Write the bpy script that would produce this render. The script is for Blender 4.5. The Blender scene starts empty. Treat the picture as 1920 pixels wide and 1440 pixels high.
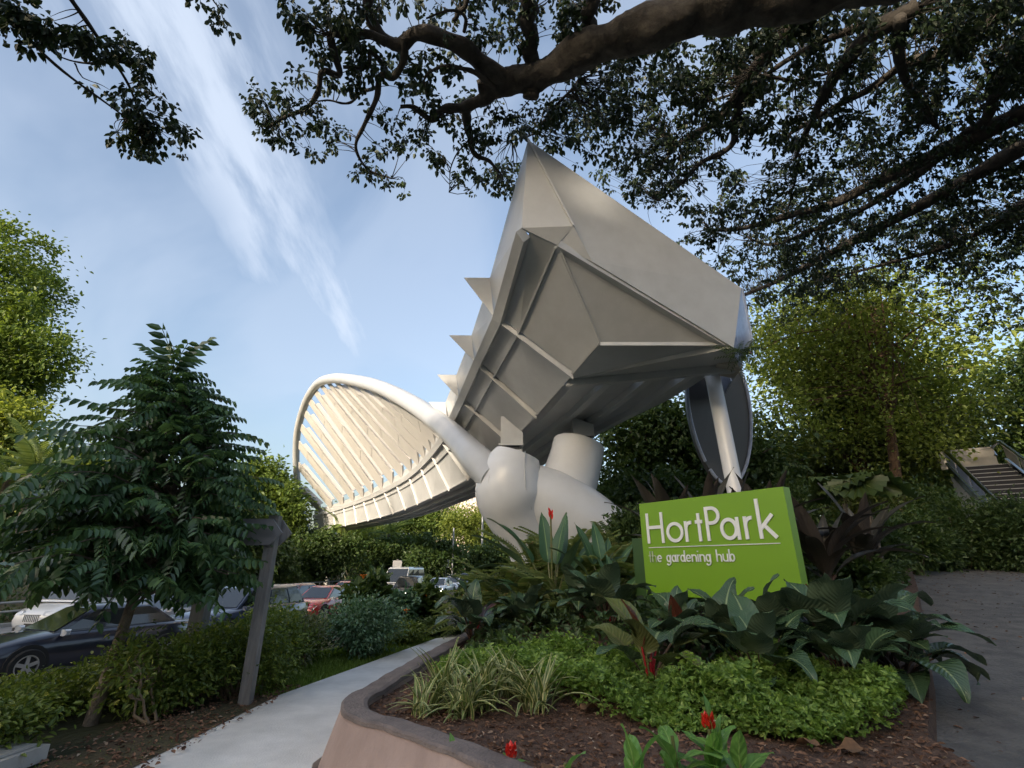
import bpy, math, random
import numpy as np
from mathutils import Vector, Matrix
PI = math.pi
RNG = np.random.default_rng(7)
random.seed(7)
scene = bpy.context.scene
col = scene.collection

# ------------------------------------------------------------------ camera
TH = math.radians(20.4); FPX = 916.0; CZ = 1.6
cam = bpy.data.cameras.new('camera'); camo = bpy.data.objects.new('camera', cam); col.objects.link(camo)
camo.location = (0, 0, CZ); camo.rotation_euler = (PI/2 + TH, 0, 0)
cam.sensor_width = 36; cam.lens = 36*FPX/1920; cam.clip_start = .05; cam.clip_end = 3000
scene.camera = camo
def ray(u, v):
    sx = (u-960)/FPX; sy = (720-v)/FPX
    return np.array([sx, math.cos(TH)-sy*math.sin(TH), math.sin(TH)+sy*math.cos(TH)])
def at(u, v, y):
    d = ray(u, v); return np.array([0, 0, CZ]) + d*(y/d[1])
def onz(u, v, z):
    d = ray(u, v); return np.array([0, 0, CZ]) + d*((z-CZ)/d[2])

# ------------------------------------------------------------------ sky, sun, exposure
SUN_AZ = math.atan2(-.50, -.78); SUN_EL = math.radians(16)
world = bpy.data.worlds.new('World'); scene.world = world; world.use_nodes = True
nt = world.node_tree; nt.nodes.clear()
def N(t, **k):
    n = nt.nodes.new(t)
    for a, b in k.items(): setattr(n, a, b)
    return n
def lk(a, b): nt.links.new(a, b)
def vmath(op, a, b=None):
    n = N('ShaderNodeVectorMath', operation=op); lk(a, n.inputs[0])
    if b is not None:
        if isinstance(b, tuple): n.inputs[1].default_value = b
        else: lk(b, n.inputs[1])
    return n
def fmath(op, a, b=None, clamp=False):
    n = N('ShaderNodeMath', operation=op, use_clamp=clamp)
    for i, q in enumerate((a, b)):
        if q is None: continue
        if isinstance(q, (int, float)): n.inputs[i].default_value = q
        else: lk(q, n.inputs[i])
    return n.outputs[0]
def srange(x, a, b):
    n = N('ShaderNodeMapRange', interpolation_type='SMOOTHSTEP'); lk(x, n.inputs[0])
    n.inputs[1].default_value = a; n.inputs[2].default_value = b; return n.outputs[0]
sky = N('ShaderNodeTexSky', sky_type='NISHITA', sun_disc=False, sun_elevation=SUN_EL, sun_rotation=SUN_AZ,
        altitude=20, air_density=1.0, dust_density=5.5, ozone_density=1.0)
tc = N('ShaderNodeTexCoord')
D = vmath('NORMALIZE', tc.outputs['Generated']).outputs[0]
r1 = ray(300, 0); r2 = ray(640, 690); r1 /= np.linalg.norm(r1); r2 /= np.linalg.norm(r2)
pn = np.cross(r1, r2); pn /= np.linalg.norm(pn); al = r1 - r2*np.dot(r1, r2); al /= np.linalg.norm(al)
s_ = vmath('DOT_PRODUCT', D, tuple(pn)).outputs['Value']
a_ = vmath('DOT_PRODUCT', D, tuple(al)).outputs['Value']
c_ = vmath('DOT_PRODUCT', D, tuple(r2)).outputs['Value']
cmb = N('ShaderNodeCombineXYZ'); lk(fmath('MULTIPLY', s_, 9.0), cmb.inputs[0]); lk(fmath('MULTIPLY', a_, 2.4), cmb.inputs[1]); lk(c_, cmb.inputs[2])
n1 = N('ShaderNodeTexNoise'); n1.inputs['Scale'].default_value = 1.6; n1.inputs['Detail'].default_value = 7; n1.inputs['Roughness'].default_value = .58; lk(cmb.outputs[0], n1.inputs['Vector'])
n2 = N('ShaderNodeTexNoise'); n2.inputs['Scale'].default_value = 2.1; n2.inputs['Detail'].default_value = 5; n2.inputs['Distortion'].default_value = .6; lk(D, n2.inputs['Vector'])
sd = fmath('ADD', s_, fmath('MULTIPLY', fmath('SUBTRACT', n2.outputs[0], .5), .16))
wid = fmath('ADD', .035, fmath('MULTIPLY', fmath('MAXIMUM', a_, 0.), .09))
rel = fmath('DIVIDE', sd, wid)
band = fmath('MULTIPLY', srange(rel, -2.6, -.1), srange(rel, 2.4, .1))
band = fmath('MULTIPLY', band, srange(a_, -.05, .06))
band = fmath('MULTIPLY', band, fmath('ADD', .30, fmath('MULTIPLY', srange(n1.outputs[0], .36, .62), .75)))
veil = fmath('MULTIPLY', srange(n2.outputs[0], .42, .66), .30)
veil = fmath('ADD', veil, .05)
cl = fmath('MAXIMUM', fmath('MULTIPLY', band, .80), veil, True)
mix = N('ShaderNodeMix', data_type='RGBA'); lk(cl, mix.inputs[0]); lk(sky.outputs[0], mix.inputs[6]); mix.inputs[7].default_value = (2.2, 2.5, 3.0, 1)
bg = N('ShaderNodeBackground'); bg.inputs[1].default_value = .115; lk(mix.outputs[2], bg.inputs[0])
wo = N('ShaderNodeOutputWorld'); lk(bg.outputs[0], wo.inputs[0])
sl = bpy.data.lights.new('sun', 'SUN'); sl.energy = 2.0; sl.angle = math.radians(.6); sl.color = (1, .86, .68)
so = bpy.data.objects.new('sun', sl); col.objects.link(so)
sdir = Vector((math.sin(SUN_AZ)*math.cos(SUN_EL), math.cos(SUN_AZ)*math.cos(SUN_EL), math.sin(SUN_EL)))
so.rotation_euler = sdir.to_track_quat('Z', 'Y').to_euler(); so.location = sdir*60
vs = scene.view_settings; vs.view_transform = 'Standard'; vs.look = 'None'; vs.gamma = 1; vs.exposure = 1.63; vs.use_curve_mapping = False
scene.cycles.max_bounces = 8; scene.cycles.diffuse_bounces = 6; scene.cycles.glossy_bounces = 3; scene.cycles.transmission_bounces = 6; scene.cycles.transparent_max_bounces = 6

# ------------------------------------------------------------------ materials
def newmat(name):
    m = bpy.data.materials.new(name); m.use_nodes = True
    return m, m.node_tree, m.node_tree.nodes['Principled BSDF']
def rgb(c): return (c[0], c[1], c[2], 1)
def mat(name, c, rough=.6, c2=None, scale=3.0, bump=0., bscale=None, metal=0., emit=0., coat=0., detail=6, spec=None, stretch=None):
    m, t, p = newmat(name)
    p.inputs['Roughness'].default_value = rough; p.inputs['Metallic'].default_value = metal
    p.inputs['Base Color'].default_value = rgb(c)
    if coat: p.inputs['Coat Weight'].default_value = coat; p.inputs['Coat Roughness'].default_value = .08
    if spec is not None: p.inputs['Specular IOR Level'].default_value = spec
    if emit: p.inputs['Emission Color'].default_value = rgb(c); p.inputs['Emission Strength'].default_value = emit
    g = t.nodes.new('ShaderNodeTexCoord'); vec = g.outputs['Object']
    if stretch:
        mp = t.nodes.new('ShaderNodeMapping'); mp.inputs['Scale'].default_value = stretch; t.links.new(vec, mp.inputs[0]); vec = mp.outputs[0]
    if c2 is not None:
        n = t.nodes.new('ShaderNodeTexNoise'); n.inputs['Scale'].default_value = scale; n.inputs['Detail'].default_value = detail; n.inputs['Roughness'].default_value = .62
        t.links.new(vec, n.inputs['Vector'])
        r = t.nodes.new('ShaderNodeValToRGB'); r.color_ramp.elements[0].position = .33; r.color_ramp.elements[1].position = .67
        r.color_ramp.elements[0].color = rgb(c); r.color_ramp.elements[1].color = rgb(c2)
        t.links.new(n.outputs[0], r.inputs[0]); t.links.new(r.outputs[0], p.inputs['Base Color'])
    if bump:
        n = t.nodes.new('ShaderNodeTexNoise'); n.inputs['Scale'].default_value = bscale or scale*4; n.inputs['Detail'].default_value = 8
        t.links.new(vec, n.inputs['Vector'])
        b = t.nodes.new('ShaderNodeBump'); b.inputs['Strength'].default_value = bump; b.inputs['Distance'].default_value = .05
        t.links.new(n.outputs[0], b.inputs['Height']); t.links.new(b.outputs[0], p.inputs['Normal'])
    return m
def leafmat(name, ca, cb, trans=.25, rough=.45, tcol=None, spec=.4, cc=None):
    m, t, p = newmat(name)
    g = t.nodes.new('ShaderNodeNewGeometry'); r = t.nodes.new('ShaderNodeValToRGB')
    r.color_ramp.elements[0].color = rgb(ca); r.color_ramp.elements[1].color = rgb(cb)
    if cc is not None:
        e = r.color_ramp.elements.new(.93); e.color = rgb(cb); r.color_ramp.elements[-1].color = rgb(cc)
    t.links.new(g.outputs['Random Per Island'], r.inputs[0]); t.links.new(r.outputs[0], p.inputs['Base Color'])
    p.inputs['Roughness'].default_value = rough; p.inputs['Specular IOR Level'].default_value = spec
    tr = t.nodes.new('ShaderNodeBsdfTranslucent'); mx = t.nodes.new('ShaderNodeMixShader'); mx.inputs[0].default_value = trans
    hs = t.nodes.new('ShaderNodeMix'); hs.data_type = 'RGBA'; hs.blend_type = 'MULTIPLY'; hs.inputs[0].default_value = 1
    t.links.new(r.outputs[0], hs.inputs[6]); hs.inputs[7].default_value = rgb(tcol or (1.6, 1.5, .7)); t.links.new(hs.outputs[2], tr.inputs[0])
    t.links.new(p.outputs[0], mx.inputs[1]); t.links.new(tr.outputs[0], mx.inputs[2]); t.links.new(mx.outputs[0], t.nodes['Material Output'].inputs[0])
    return m
def bigleafmat(name, c, crib, under=None, rough=.32, trans=.12, vein=14., edge=None):
    """blade with lighter midrib and pinnate veins from its uv map"""
    m, t, p = newmat(name); L = t.links.new
    def mm(op, a, b=None):
        n = t.nodes.new('ShaderNodeMath'); n.operation = op
        for i, q in enumerate((a, b)):
            if q is None: continue
            if isinstance(q, (int, float)): n.inputs[i].default_value = q
            else: L(q, n.inputs[i])
        return n.outputs[0]
    uv = t.nodes.new('ShaderNodeUVMap'); sp = t.nodes.new('ShaderNodeSeparateXYZ'); L(uv.outputs[0], sp.inputs[0])
    ax = mm('ABSOLUTE', mm('SUBTRACT', sp.outputs[0], .5))
    oi = t.nodes.new('ShaderNodeObjectInfo')
    rib = t.nodes.new('ShaderNodeMapRange'); L(ax, rib.inputs[0]); rib.inputs[1].default_value = .045; rib.inputs[2].default_value = .015
    vn = mm('SINE', mm('MULTIPLY', mm('SUBTRACT', sp.outputs[1], mm('MULTIPLY', ax, .55)), vein*2*PI))
    no = t.nodes.new('ShaderNodeTexNoise'); no.inputs['Scale'].default_value = 6; L(uv.outputs[0], no.inputs['Vector'])
    a = t.nodes.new('ShaderNodeMix'); a.data_type = 'RGBA'; a.inputs[6].default_value = rgb([q*.75 for q in c]); a.inputs[7].default_value = rgb([q*1.35 for q in c])
    L(mm('MULTIPLY', mm('ADD', no.outputs[0], oi.outputs['Random']), .5), a.inputs[0])
    last = a.outputs[2]
    if edge is not None:
        er = t.nodes.new('ShaderNodeMapRange'); L(ax, er.inputs[0]); er.inputs[1].default_value = .26; er.inputs[2].default_value = .34
        e = t.nodes.new('ShaderNodeMix'); e.data_type = 'RGBA'; L(er.outputs[0], e.inputs[0]); L(last, e.inputs[6]); e.inputs[7].default_value = rgb(edge); last = e.outputs[2]
    b = t.nodes.new('ShaderNodeMix'); b.data_type = 'RGBA'; L(rib.outputs[0], b.inputs[0]); L(last, b.inputs[6]); b.inputs[7].default_value = rgb(crib)
    last = b.outputs[2]
    if under is not None:
        g = t.nodes.new('ShaderNodeNewGeometry'); u = t.nodes.new('ShaderNodeMix'); u.data_type = 'RGBA'
        L(g.outputs['Backfacing'], u.inputs[0]); L(last, u.inputs[6]); u.inputs[7].default_value = rgb(under); last = u.outputs[2]
    L(last, p.inputs['Base Color']); p.inputs['Roughness'].default_value = rough
    bu = t.nodes.new('ShaderNodeBump'); bu.inputs['Strength'].default_value = .25; bu.inputs['Distance'].default_value = .02; L(vn, bu.inputs['Height']); L(bu.outputs[0], p.inputs['Normal'])
    tr = t.nodes.new('ShaderNodeBsdfTranslucent'); L(last, tr.inputs[0]); mx = t.nodes.new('ShaderNodeMixShader'); mx.inputs[0].default_value = trans
    L(p.outputs[0], mx.inputs[1]); L(tr.outputs[0], mx.inputs[2]); L(mx.outputs[0], t.nodes['Material Output'].inputs[0])
    return m
M = {}
M['grey'] = mat('bridge_grey_paint', (.52, .53, .535), .42, (.43, .438, .44), .7, .05, 3, metal=.1)
M['greyrib'] = mat('bridge_rib_paint', (.53, .54, .54), .4, (.46, .465, .465), 1.5, metal=.2)
M['white'] = mat('arch_white_paint', (.66, .68, .71), .26, (.60, .615, .64), .8, .03, 2)
M['tube'] = mat('arch_white_sun_toned', (.47, .485, .50), .3, (.42, .43, .445), .8, .03, 2)  # same white as the pier, greyed to tone down the sun on it
M['plate'] = mat('hanger_white_paint', (.47, .455, .43), .5, (.42, .405, .385), .6)
M['dark'] = mat('dark_metal', (.03, .03, .032), .5)
M['concrete'] = mat('path_concrete', (.76, .75, .72), .85, (.58, .575, .55), 1.9, .25, 60)
M['pale_concrete'] = mat('pale_concrete', (.55, .54, .51), .85, (.42, .41, .39), 3, .2, 40)
M['wall'] = mat('planter_render', (.46, .34, .29), .85, (.31, .225, .19), 1.6, .3, 35, stretch=(1, 1, .5))
M['wallcap'] = mat('planter_cap', (.23, .185, .165), .9, (.13, .105, .095), 3.5, .5, 40)
M['soil'] = mat('mulch_soil', (.07, .04, .028), .95, (.18, .105, .07), 14, .9, 60)
M['chip'] = leafmat('mulch_chip', (.075, .038, .025), (.26, .15, .095), 0, .9, cc=(.4, .33, .25))
M['earth'] = mat('earth', (.09, .06, .035), .95, (.045, .05, .02), 2.2, .6, 25)
M['ground'] = mat('ground_turf', (.035, .045, .015), .95, (.06, .05, .025), .6, .6, 12)
M['asphalt'] = mat('road_asphalt', (.19, .19, .195), .85, (.25, .25, .25), 2, .3, 60)
M['paver'] = mat('ramp_pavers', (.080, .078, .076), .85, (.16, .152, .14), 3.2, .7, 28)
M['kerb'] = mat('kerb_concrete', (.35, .34, .32), .9, (.25, .24, .22), 2, .2, 30)
M['line'] = mat('road_paint', (.75, .75, .72), .7)
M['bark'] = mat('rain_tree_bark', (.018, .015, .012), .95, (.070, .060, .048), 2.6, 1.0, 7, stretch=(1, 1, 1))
M['bark2'] = mat('grey_bark', (.11, .09, .07), .95, (.23, .19, .15), 6, .8, 25)
M['bark3'] = mat('warm_bark', (.06, .036, .022), .95, (.15, .09, .05), 4, .8, 14)
M['twig'] = mat('pale_twig', (.30, .23, .16), .9, (.2, .15, .1), 9)
M['wood'] = mat('weathered_post', (.23, .225, .22), .85, (.15, .145, .14), 5, .3, 20, stretch=(3, 3, .4))
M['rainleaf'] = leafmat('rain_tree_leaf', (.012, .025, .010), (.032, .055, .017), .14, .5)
M['coneleaf'] = leafmat('glossy_dark_leaf', (.035, .078, .034), (.11, .20, .08), .2, .26, spec=.6)
M['sunleaf'] = leafmat('sunny_leaf', (.075, .13, .028), (.16, .225, .05), .35, .5)  # lighter leaf copy: sunlight on the crowns put into the colour
M['oliveleaf'] = leafmat('olive_leaf', (.055, .085, .018), (.13, .16, .035), .3, .5)
M['midleaf'] = leafmat('mid_green_leaf', (.035, .072, .020), (.085, .13, .035), .28, .45)
M['darkleaf'] = leafmat('shade_leaf', (.035, .07, .025), (.09, .14, .045), .25, .45)  # darker than the sunny copy: shade put into the leaf colour
M['yellowleaf'] = leafmat('yellow_lit_leaf', (.12, .17, .035), (.26, .31, .07), .44, .5, cc=(.3, .34, .08))  # sun glow put into the leaf colour and translucency
M['hedgeleaf'] = leafmat('hedge_leaf', (.06, .105, .020), (.17, .225, .042), .3, .42, cc=(.30, .31, .06))
M['glossbush'] = leafmat('glossy_bush_leaf', (.06, .13, .065), (.16, .27, .15), .2, .3, spec=.6)
M['paleleaf'] = leafmat('variegated_leaf', (.13, .17, .085), (.30, .33, .2), .2, .5)
M['cover'] = leafmat('ground_cover_leaf', (.09, .175, .032), (.26, .39, .085), .32, .45, cc=(.40, .50, .15))
M['fernleaf'] = leafmat('fern_leaf', (.085, .13, .032), (.20, .245, .08), .3, .5, cc=(.28, .22, .09))
M['grass'] = leafmat('grass_blade', (.11, .19, .03), (.24, .34, .07), .3, .5)
M['palmleaf'] = leafmat('palm_leaflet', (.10, .16, .04), (.22, .28, .09), .35, .45)
M['philo'] = bigleafmat('philodendron_blade', (.060, .110, .052), (.26, .33, .15), under=(.10, .14, .08), rough=.26)
M['philored'] = bigleafmat('philodendron_red_blade', (.085, .022, .012), (.22, .06, .03), under=(.13, .035, .02))
M['philolite'] = bigleafmat('philodendron_olive_blade', (.12, .14, .035), (.22, .20, .09), under=(.12, .13, .045))
M['banana'] = bigleafmat('banana_blade', (.05, .115, .045), (.22, .32, .11), under=(.09, .15, .07), vein=26)
M['bronze'] = bigleafmat('dark_bronze_blade', (.045, .043, .034), (.11, .10, .08), under=(.065, .055, .048), rough=.38, trans=.05, vein=22)
M['costus'] = bigleafmat('costus_blade', (.15, .31, .06), (.3, .46, .12), rough=.4, vein=4, trans=.25)
M['strap'] = bigleafmat('strap_blade', (.13, .20, .045), (.20, .27, .07), vein=3, edge=(.55, .53, .24), trans=.2)
M['fan'] = bigleafmat('fan_palm_blade', (.06, .095, .022), (.2, .22, .06), vein=1, trans=.3, rough=.45)
M['redsheath'] = mat('red_sheath', (.42, .015, .025), .4, (.30, .01, .02), 12)
M['stalk'] = mat('dark_stalk', (.055, .025, .02), .5, (.08, .06, .03), 9)
M['greenstalk'] = mat('green_stalk', (.10, .14, .04), .5, (.16, .13, .05), 9)
M['redflower'] = mat('red_bract', (.75, .035, .018), .45, (.55, .02, .012), 30)
M['whiteflower'] = mat('white_petal', (.8, .76, .68), .5)
M['orangeflower'] = mat('orange_petal', (.75, .20, .02), .5)
M['violet'] = mat('violet_petal', (.5, .25, .55), .5)
M['dryleaf'] = mat('dry_leaf', (.22, .12, .06), .9, (.13, .075, .04), 12)
M['signgreen'] = mat('sign_green', (.190, .370, .010), .45, (.175, .345, .010), .8)
M['signdark'] = mat('sign_dark_green', (.035, .085, .018), .5)
M['letter'] = mat('letter_white', (.82, .82, .80), .5)
M['letterold'] = mat('letter_peeled', (.62, .66, .54), .6, (.26, .36, .14), 60)
M['glass'] = mat('car_glass', (.012, .016, .018), .05, spec=.7, coat=.6)
M['tyre'] = mat('tyre', (.015, .015, .015), .8); M['rim'] = mat('rim', (.55, .55, .56), .3, metal=.8)
M['chrome'] = mat('chrome', (.7, .7, .7), .15, metal=1.); M['lamp'] = mat('lamp_glass', (.6, .62, .65), .1, coat=1)
M['lampon'] = mat('lamp_lit', (1, .93, .8), .3, emit=6.); M['plate_black'] = mat('number_plate', (.02, .02, .02), .5)
M['tail'] = mat('tail_lamp', (.4, .01, .01), .2, coat=.5)
for k, c in dict(navy=(.006, .008, .022), black=(.008, .008, .010), red=(.42, .018, .016), maroon=(.11, .010, .014), carwhite=(.72, .73, .74), silver=(.38, .40, .43), bluegrey=(.03, .045, .09)).items():
    M[k] = mat('car_paint_'+k, c, .28, coat=1.)
M['steel'] = mat('stainless_steel', (.55, .57, .6), .22, metal=1.)
M['cream'] = mat('cream_panel', (.50, .45, .37), .6, (.38, .34, .28), 2)
M['step'] = mat('dark_step', (.02, .021, .026), .7)
M['tower'] = mat('tower_wall', (.62, .52, .47), .9); M['towerwin'] = mat('tower_window', (.22, .22, .25), .3)
M['bluewhite'] = mat('blue_white_panel', (.45, .50, .62), .35, (.3, .34, .45), 4)
M['signwhite'] = mat('sign_white', (.75, .76, .76), .5); M['pole'] = mat('galvanised_pole', (.35, .36, .36), .5, metal=.5)

# ------------------------------------------------------------------ mesh tools
def unit(a):
    a = np.asarray(a, float); return a/np.maximum(np.linalg.norm(a, axis=-1, keepdims=True), 1e-9)
class G:
    """collects vertex / face arrays, then links them as ONE mesh object"""
    def __init__(s): s.V = []; s.F = []; s.n = 0; s.UV = []
    def add(s, V, F, m=0, uv=None):
        V = np.asarray(V, float).reshape(-1, 3)
        s.F.append((np.asarray(F, np.int64) + s.n, m)) if isinstance(F, np.ndarray) else s.F.append(([tuple(i+s.n for i in f) for f in F], m))
        s.UV.append(np.zeros((len(V), 2)) if uv is None else np.asarray(uv, float)); s.V.append(V); s.n += len(V); return s
    def tube(s, pts, r, k=8, m=0, cap=True):
        P = np.asarray(pts, float); n = len(P); r = np.full(n, r) if np.isscalar(r) else np.asarray(r, float)
        T = unit(np.gradient(P, axis=0)); ref = np.array([0, 0, 1.]) if abs(T[0][2]) < .9 else np.array([1., 0, 0])
        a = np.arange(k)*2*PI/k; R = []
        x = unit(np.cross(T[0], ref))
        for i in range(n):
            x = unit(x - T[i]*np.dot(x, T[i])); y = np.cross(T[i], x)
            R.append(P[i] + r[i]*(np.cos(a)[:, None]*x + np.sin(a)[:, None]*y))
        i = np.arange(n-1)[:, None]*k; j = np.arange(k)[None]; j2 = (j+1) % k
        F = np.stack([i+j, i+j2, i+k+j2, i+k+j], -1).reshape(-1, 4)
        s.add(np.concatenate(R), F, m)
        if cap:
            b = s.n - n*k
            s.F.append(([tuple(range(b+k-1, b-1, -1)), tuple(range(s.n-k, s.n))], m))
        return s
    def box(s, c, size, m=0, rz=0., R=None):
        h = np.asarray(size, float)/2
        V = np.array([[x, y, z] for x in (-1, 1) for y in (-1, 1) for z in (-1, 1)])*h
        if R is None: R = np.array([[math.cos(rz), -math.sin(rz), 0], [math.sin(rz), math.cos(rz), 0], [0, 0, 1]])
        s.add(V@np.asarray(R).T + np.asarray(c, float), [(0, 1, 3, 2), (4, 6, 7, 5), (0, 4, 5, 1), (2, 3, 7, 6), (0, 2, 6, 4), (1, 5, 7, 3)], m); return s
    def bar(s, a, b, w, h, up=(0, 0, 1), m=0):
        a = np.asarray(a, float); b = np.asarray(b, float); d = unit(b-a); u = np.asarray(up, float)
        x = unit(np.cross(d, u)); z = np.cross(x, d); s.box((a+b)/2, (w, np.linalg.norm(b-a), h), m, R=np.stack([x, d, z], -1)); return s
    def slab(s, pts, off, m=0):
        """polygon pts extruded by the vector off"""
        P = np.asarray(pts, float); n = len(P); off = np.asarray(off, float)
        s.add(np.concatenate([P, P+off]), [tuple(range(n)), tuple(range(2*n-1, n-1, -1))] + [(i, n+i, n+(i+1) % n, (i+1) % n) for i in range(n)], m); return s
    def loft(s, rings, m=0, closed=True, caps=True):
        k = len(rings[0]); b = s.n; n = len(rings); kk = k if closed else k-1
        F = [(i*k+j, i*k+(j+1) % k, (i+1)*k+(j+1) % k, (i+1)*k+j) for i in range(n-1) for j in range(kk)]
        if caps: F += [tuple(range(k-1, -1, -1)), tuple(range((n-1)*k, n*k))]
        s.add(np.concatenate([np.asarray(r, float) for r in rings]), F, m); return s
    def build(s, name, mats, parent=None, smooth=False, loc=None, uv=False):
        me = bpy.data.meshes.new(name); V = np.concatenate(s.V); me.vertices.add(len(V)); me.vertices.foreach_set('co', V.ravel())
        L = []; ls = []; mi = []; p = 0
        for F, m in s.F:
            if isinstance(F, np.ndarray):
                k = F.shape[1]; L.append(F.ravel()); ls.append(p + np.arange(len(F))*k); p += F.size; mi.append(np.full(len(F), m))
            else:
                for f in F: L.append(np.array(f)); ls.append(np.array([p])); p += len(f)
                mi.append(np.full(len(F), m))
        L = np.concatenate(L).astype(np.int32); ls = np.concatenate(ls).astype(np.int32); mi = np.concatenate(mi).astype(np.int32)
        me.loops.add(len(L)); me.loops.foreach_set('vertex_index', L)
        me.polygons.add(len(ls)); me.polygons.foreach_set('loop_start', ls)
        me.polygons.foreach_set('material_index', mi); me.polygons.foreach_set('use_smooth', np.full(len(ls), bool(smooth)))
        if uv:
            U = np.concatenate(s.UV); lay = me.uv_layers.new(name='uv'); lay.data.foreach_set('uv', U[L].astype(np.float32).ravel())
        me.update(calc_edges=True); me.validate()
        if smooth and len(V) < 60000: me.set_sharp_from_angle(angle=math.radians(48))
        for q in (mats if isinstance(mats, (list, tuple)) else [mats]): me.materials.append(M[q] if isinstance(q, str) else q)
        o = bpy.data.objects.new(name, me); col.objects.link(o)
        if parent is not None: o.parent = parent
        if loc is not None: o.location = loc
        return o
def tag(o, label=None, cat=None, group=None, kind=None):
    for k, q in (('label', label), ('category', cat), ('group', group), ('kind', kind)):
        if q: o[k] = q
    return o
def thing(name, label, cat, loc=(0, 0, 0), rz=0., group=None):
    o = bpy.data.objects.new(name, None); col.objects.link(o); o.location = tuple(float(q) for q in loc); o.rotation_euler = (0, 0, rz)
    o.empty_display_size = .2
    return tag(o, label, cat, group)
def inst(me_obj, name, parent, loc=(0, 0, 0), rot=(0, 0, 0), sc=1.):
    o = bpy.data.objects.new(name, me_obj if isinstance(me_obj, bpy.types.Mesh) else me_obj.data); col.objects.link(o)
    o.parent = parent; o.location = tuple(map(float, loc)); o.rotation_euler = tuple(map(float, rot)); o.scale = (sc, sc, sc) if np.isscalar(sc) else sc
    return o
def hermite(ts, P):
    ts = np.asarray(ts, float); P = np.asarray(P, float); T = np.gradient(P, ts, axis=0)
    def f(t):
        t = min(max(t, ts[0]), ts[-1]); i = min(max(int(np.searchsorted(ts, t)) - 1, 0), len(ts)-2)
        h = ts[i+1]-ts[i]; u = (t-ts[i])/h
        return (2*u**3-3*u*u+1)*P[i] + (u**3-2*u*u+u)*h*T[i] + (-2*u**3+3*u*u)*P[i+1] + (u**3-u*u)*h*T[i+1]
    return f
def ss(a, b, x):
    t = np.clip((x-a)/(b-a), 0, 1); return t*t*(3-2*t)
# leaf templates: quads only, along +y, normal +z
def leafT(w=.45, fold=.18, droop=.15):
    V = np.array([[0, 0, 0], [-w/2, .32, fold*w], [-w*.40, .70, fold*w*.8-droop*.5], [0, 1, -droop], [w*.40, .70, fold*w*.8-droop*.5], [w/2, .32, fold*w]])
    return V, np.array([[0, 3, 2, 1], [0, 5, 4, 3]])
def joinT(parts):
    V = []; F = []; n = 0
    for v, f in parts: V.append(v); F.append(f+n); n += len(v)
    return np.concatenate(V), np.concatenate(F)
def xf(T, p, d, nrm, s):
    d = unit(d); x = unit(np.cross(d, nrm)); z = np.cross(x, d)
    return T[0]@np.stack([x, d, z])*s + np.asarray(p), T[1]
LEAF = leafT(); ROUND = leafT(.72, .15, .2); NARROW = leafT(.26, .12, .25)
def pinnate(k=8, ll=.32, w=.42, droop=.35, fwd=.35, ldroop=.35, tip=True):
    parts = []
    for i in range(k):
        y = .12+.86*i/(k-1); z = -droop*y*y; s = ll*(1-.45*abs(y-.5)**1.2)
        for q in (-1, 1): parts.append(xf(leafT(w, .15, .2), (0, y, z), (q, fwd, -ldroop), (0, .1, 1), s))
    r = .010
    ys = np.linspace(0, 1, 4); R = np.array([[q*r, y, -droop*y*y] for y in ys for q in (-1, 1)])
    parts.append((R, np.array([[2*i, 2*i+1, 2*i+3, 2*i+2] for i in range(3)])))
    return joinT(parts)
def sprayT(n, seed, w=.6, droop=.5, ls=.5):
    r = np.random.default_rng(seed); parts = []
    for i in range(n):
        a = r.uniform(0, 2*PI); e = r.uniform(-.9, .5); d = (math.cos(a)*math.cos(e), math.sin(a)*math.cos(e), math.sin(e)-droop)
        p = unit(d)*r.uniform(.05, .55); parts.append(xf(leafT(w, .25, .35), p, d, (r.normal()*.4, r.normal()*.4, 1), ls*r.uniform(.7, 1.2)))
    return joinT(parts)
def scatter(g, T, P, R, S, m=0):
    P = np.asarray(P, float); n = len(P); k = len(T[0])
    V = P[:, None] + np.broadcast_to(S, (n,))[:, None, None]*np.einsum('nij,kj->nki', R, T[0])
    F = (T[1][None] + (np.arange(n)*k)[:, None, None]).reshape(-1, T[1].shape[1])
    g.add(V.reshape(-1, 3), F, m)
def frames(d, nrm):
    d = unit(d); x = unit(np.cross(d, nrm)); z = np.cross(x, d); return np.stack([x, d, z], -1)
def leaves(g, P, C, size, T=LEAF, rng=RNG, droop=.35, up=1.0, m=0, jit=.6):
    """leaves at P facing away from C, drooping, tops turned to the sky"""
    n = len(P); o = unit(P-C); d = o + rng.normal(0, jit, (n, 3)); d[:, 2] -= droop
    nr = rng.normal(0, .45, (n, 3)) + o*.4; nr[:, 2] += up
    scatter(g, T, P, frames(d, nr), size*rng.uniform(.65, 1.25, n), m)
def ball(rng, n, shell=.5):
    d = unit(rng.normal(0, 1, (n, 3))); return d*(rng.uniform(0, 1, (n, 1))**(shell*.66))

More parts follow.
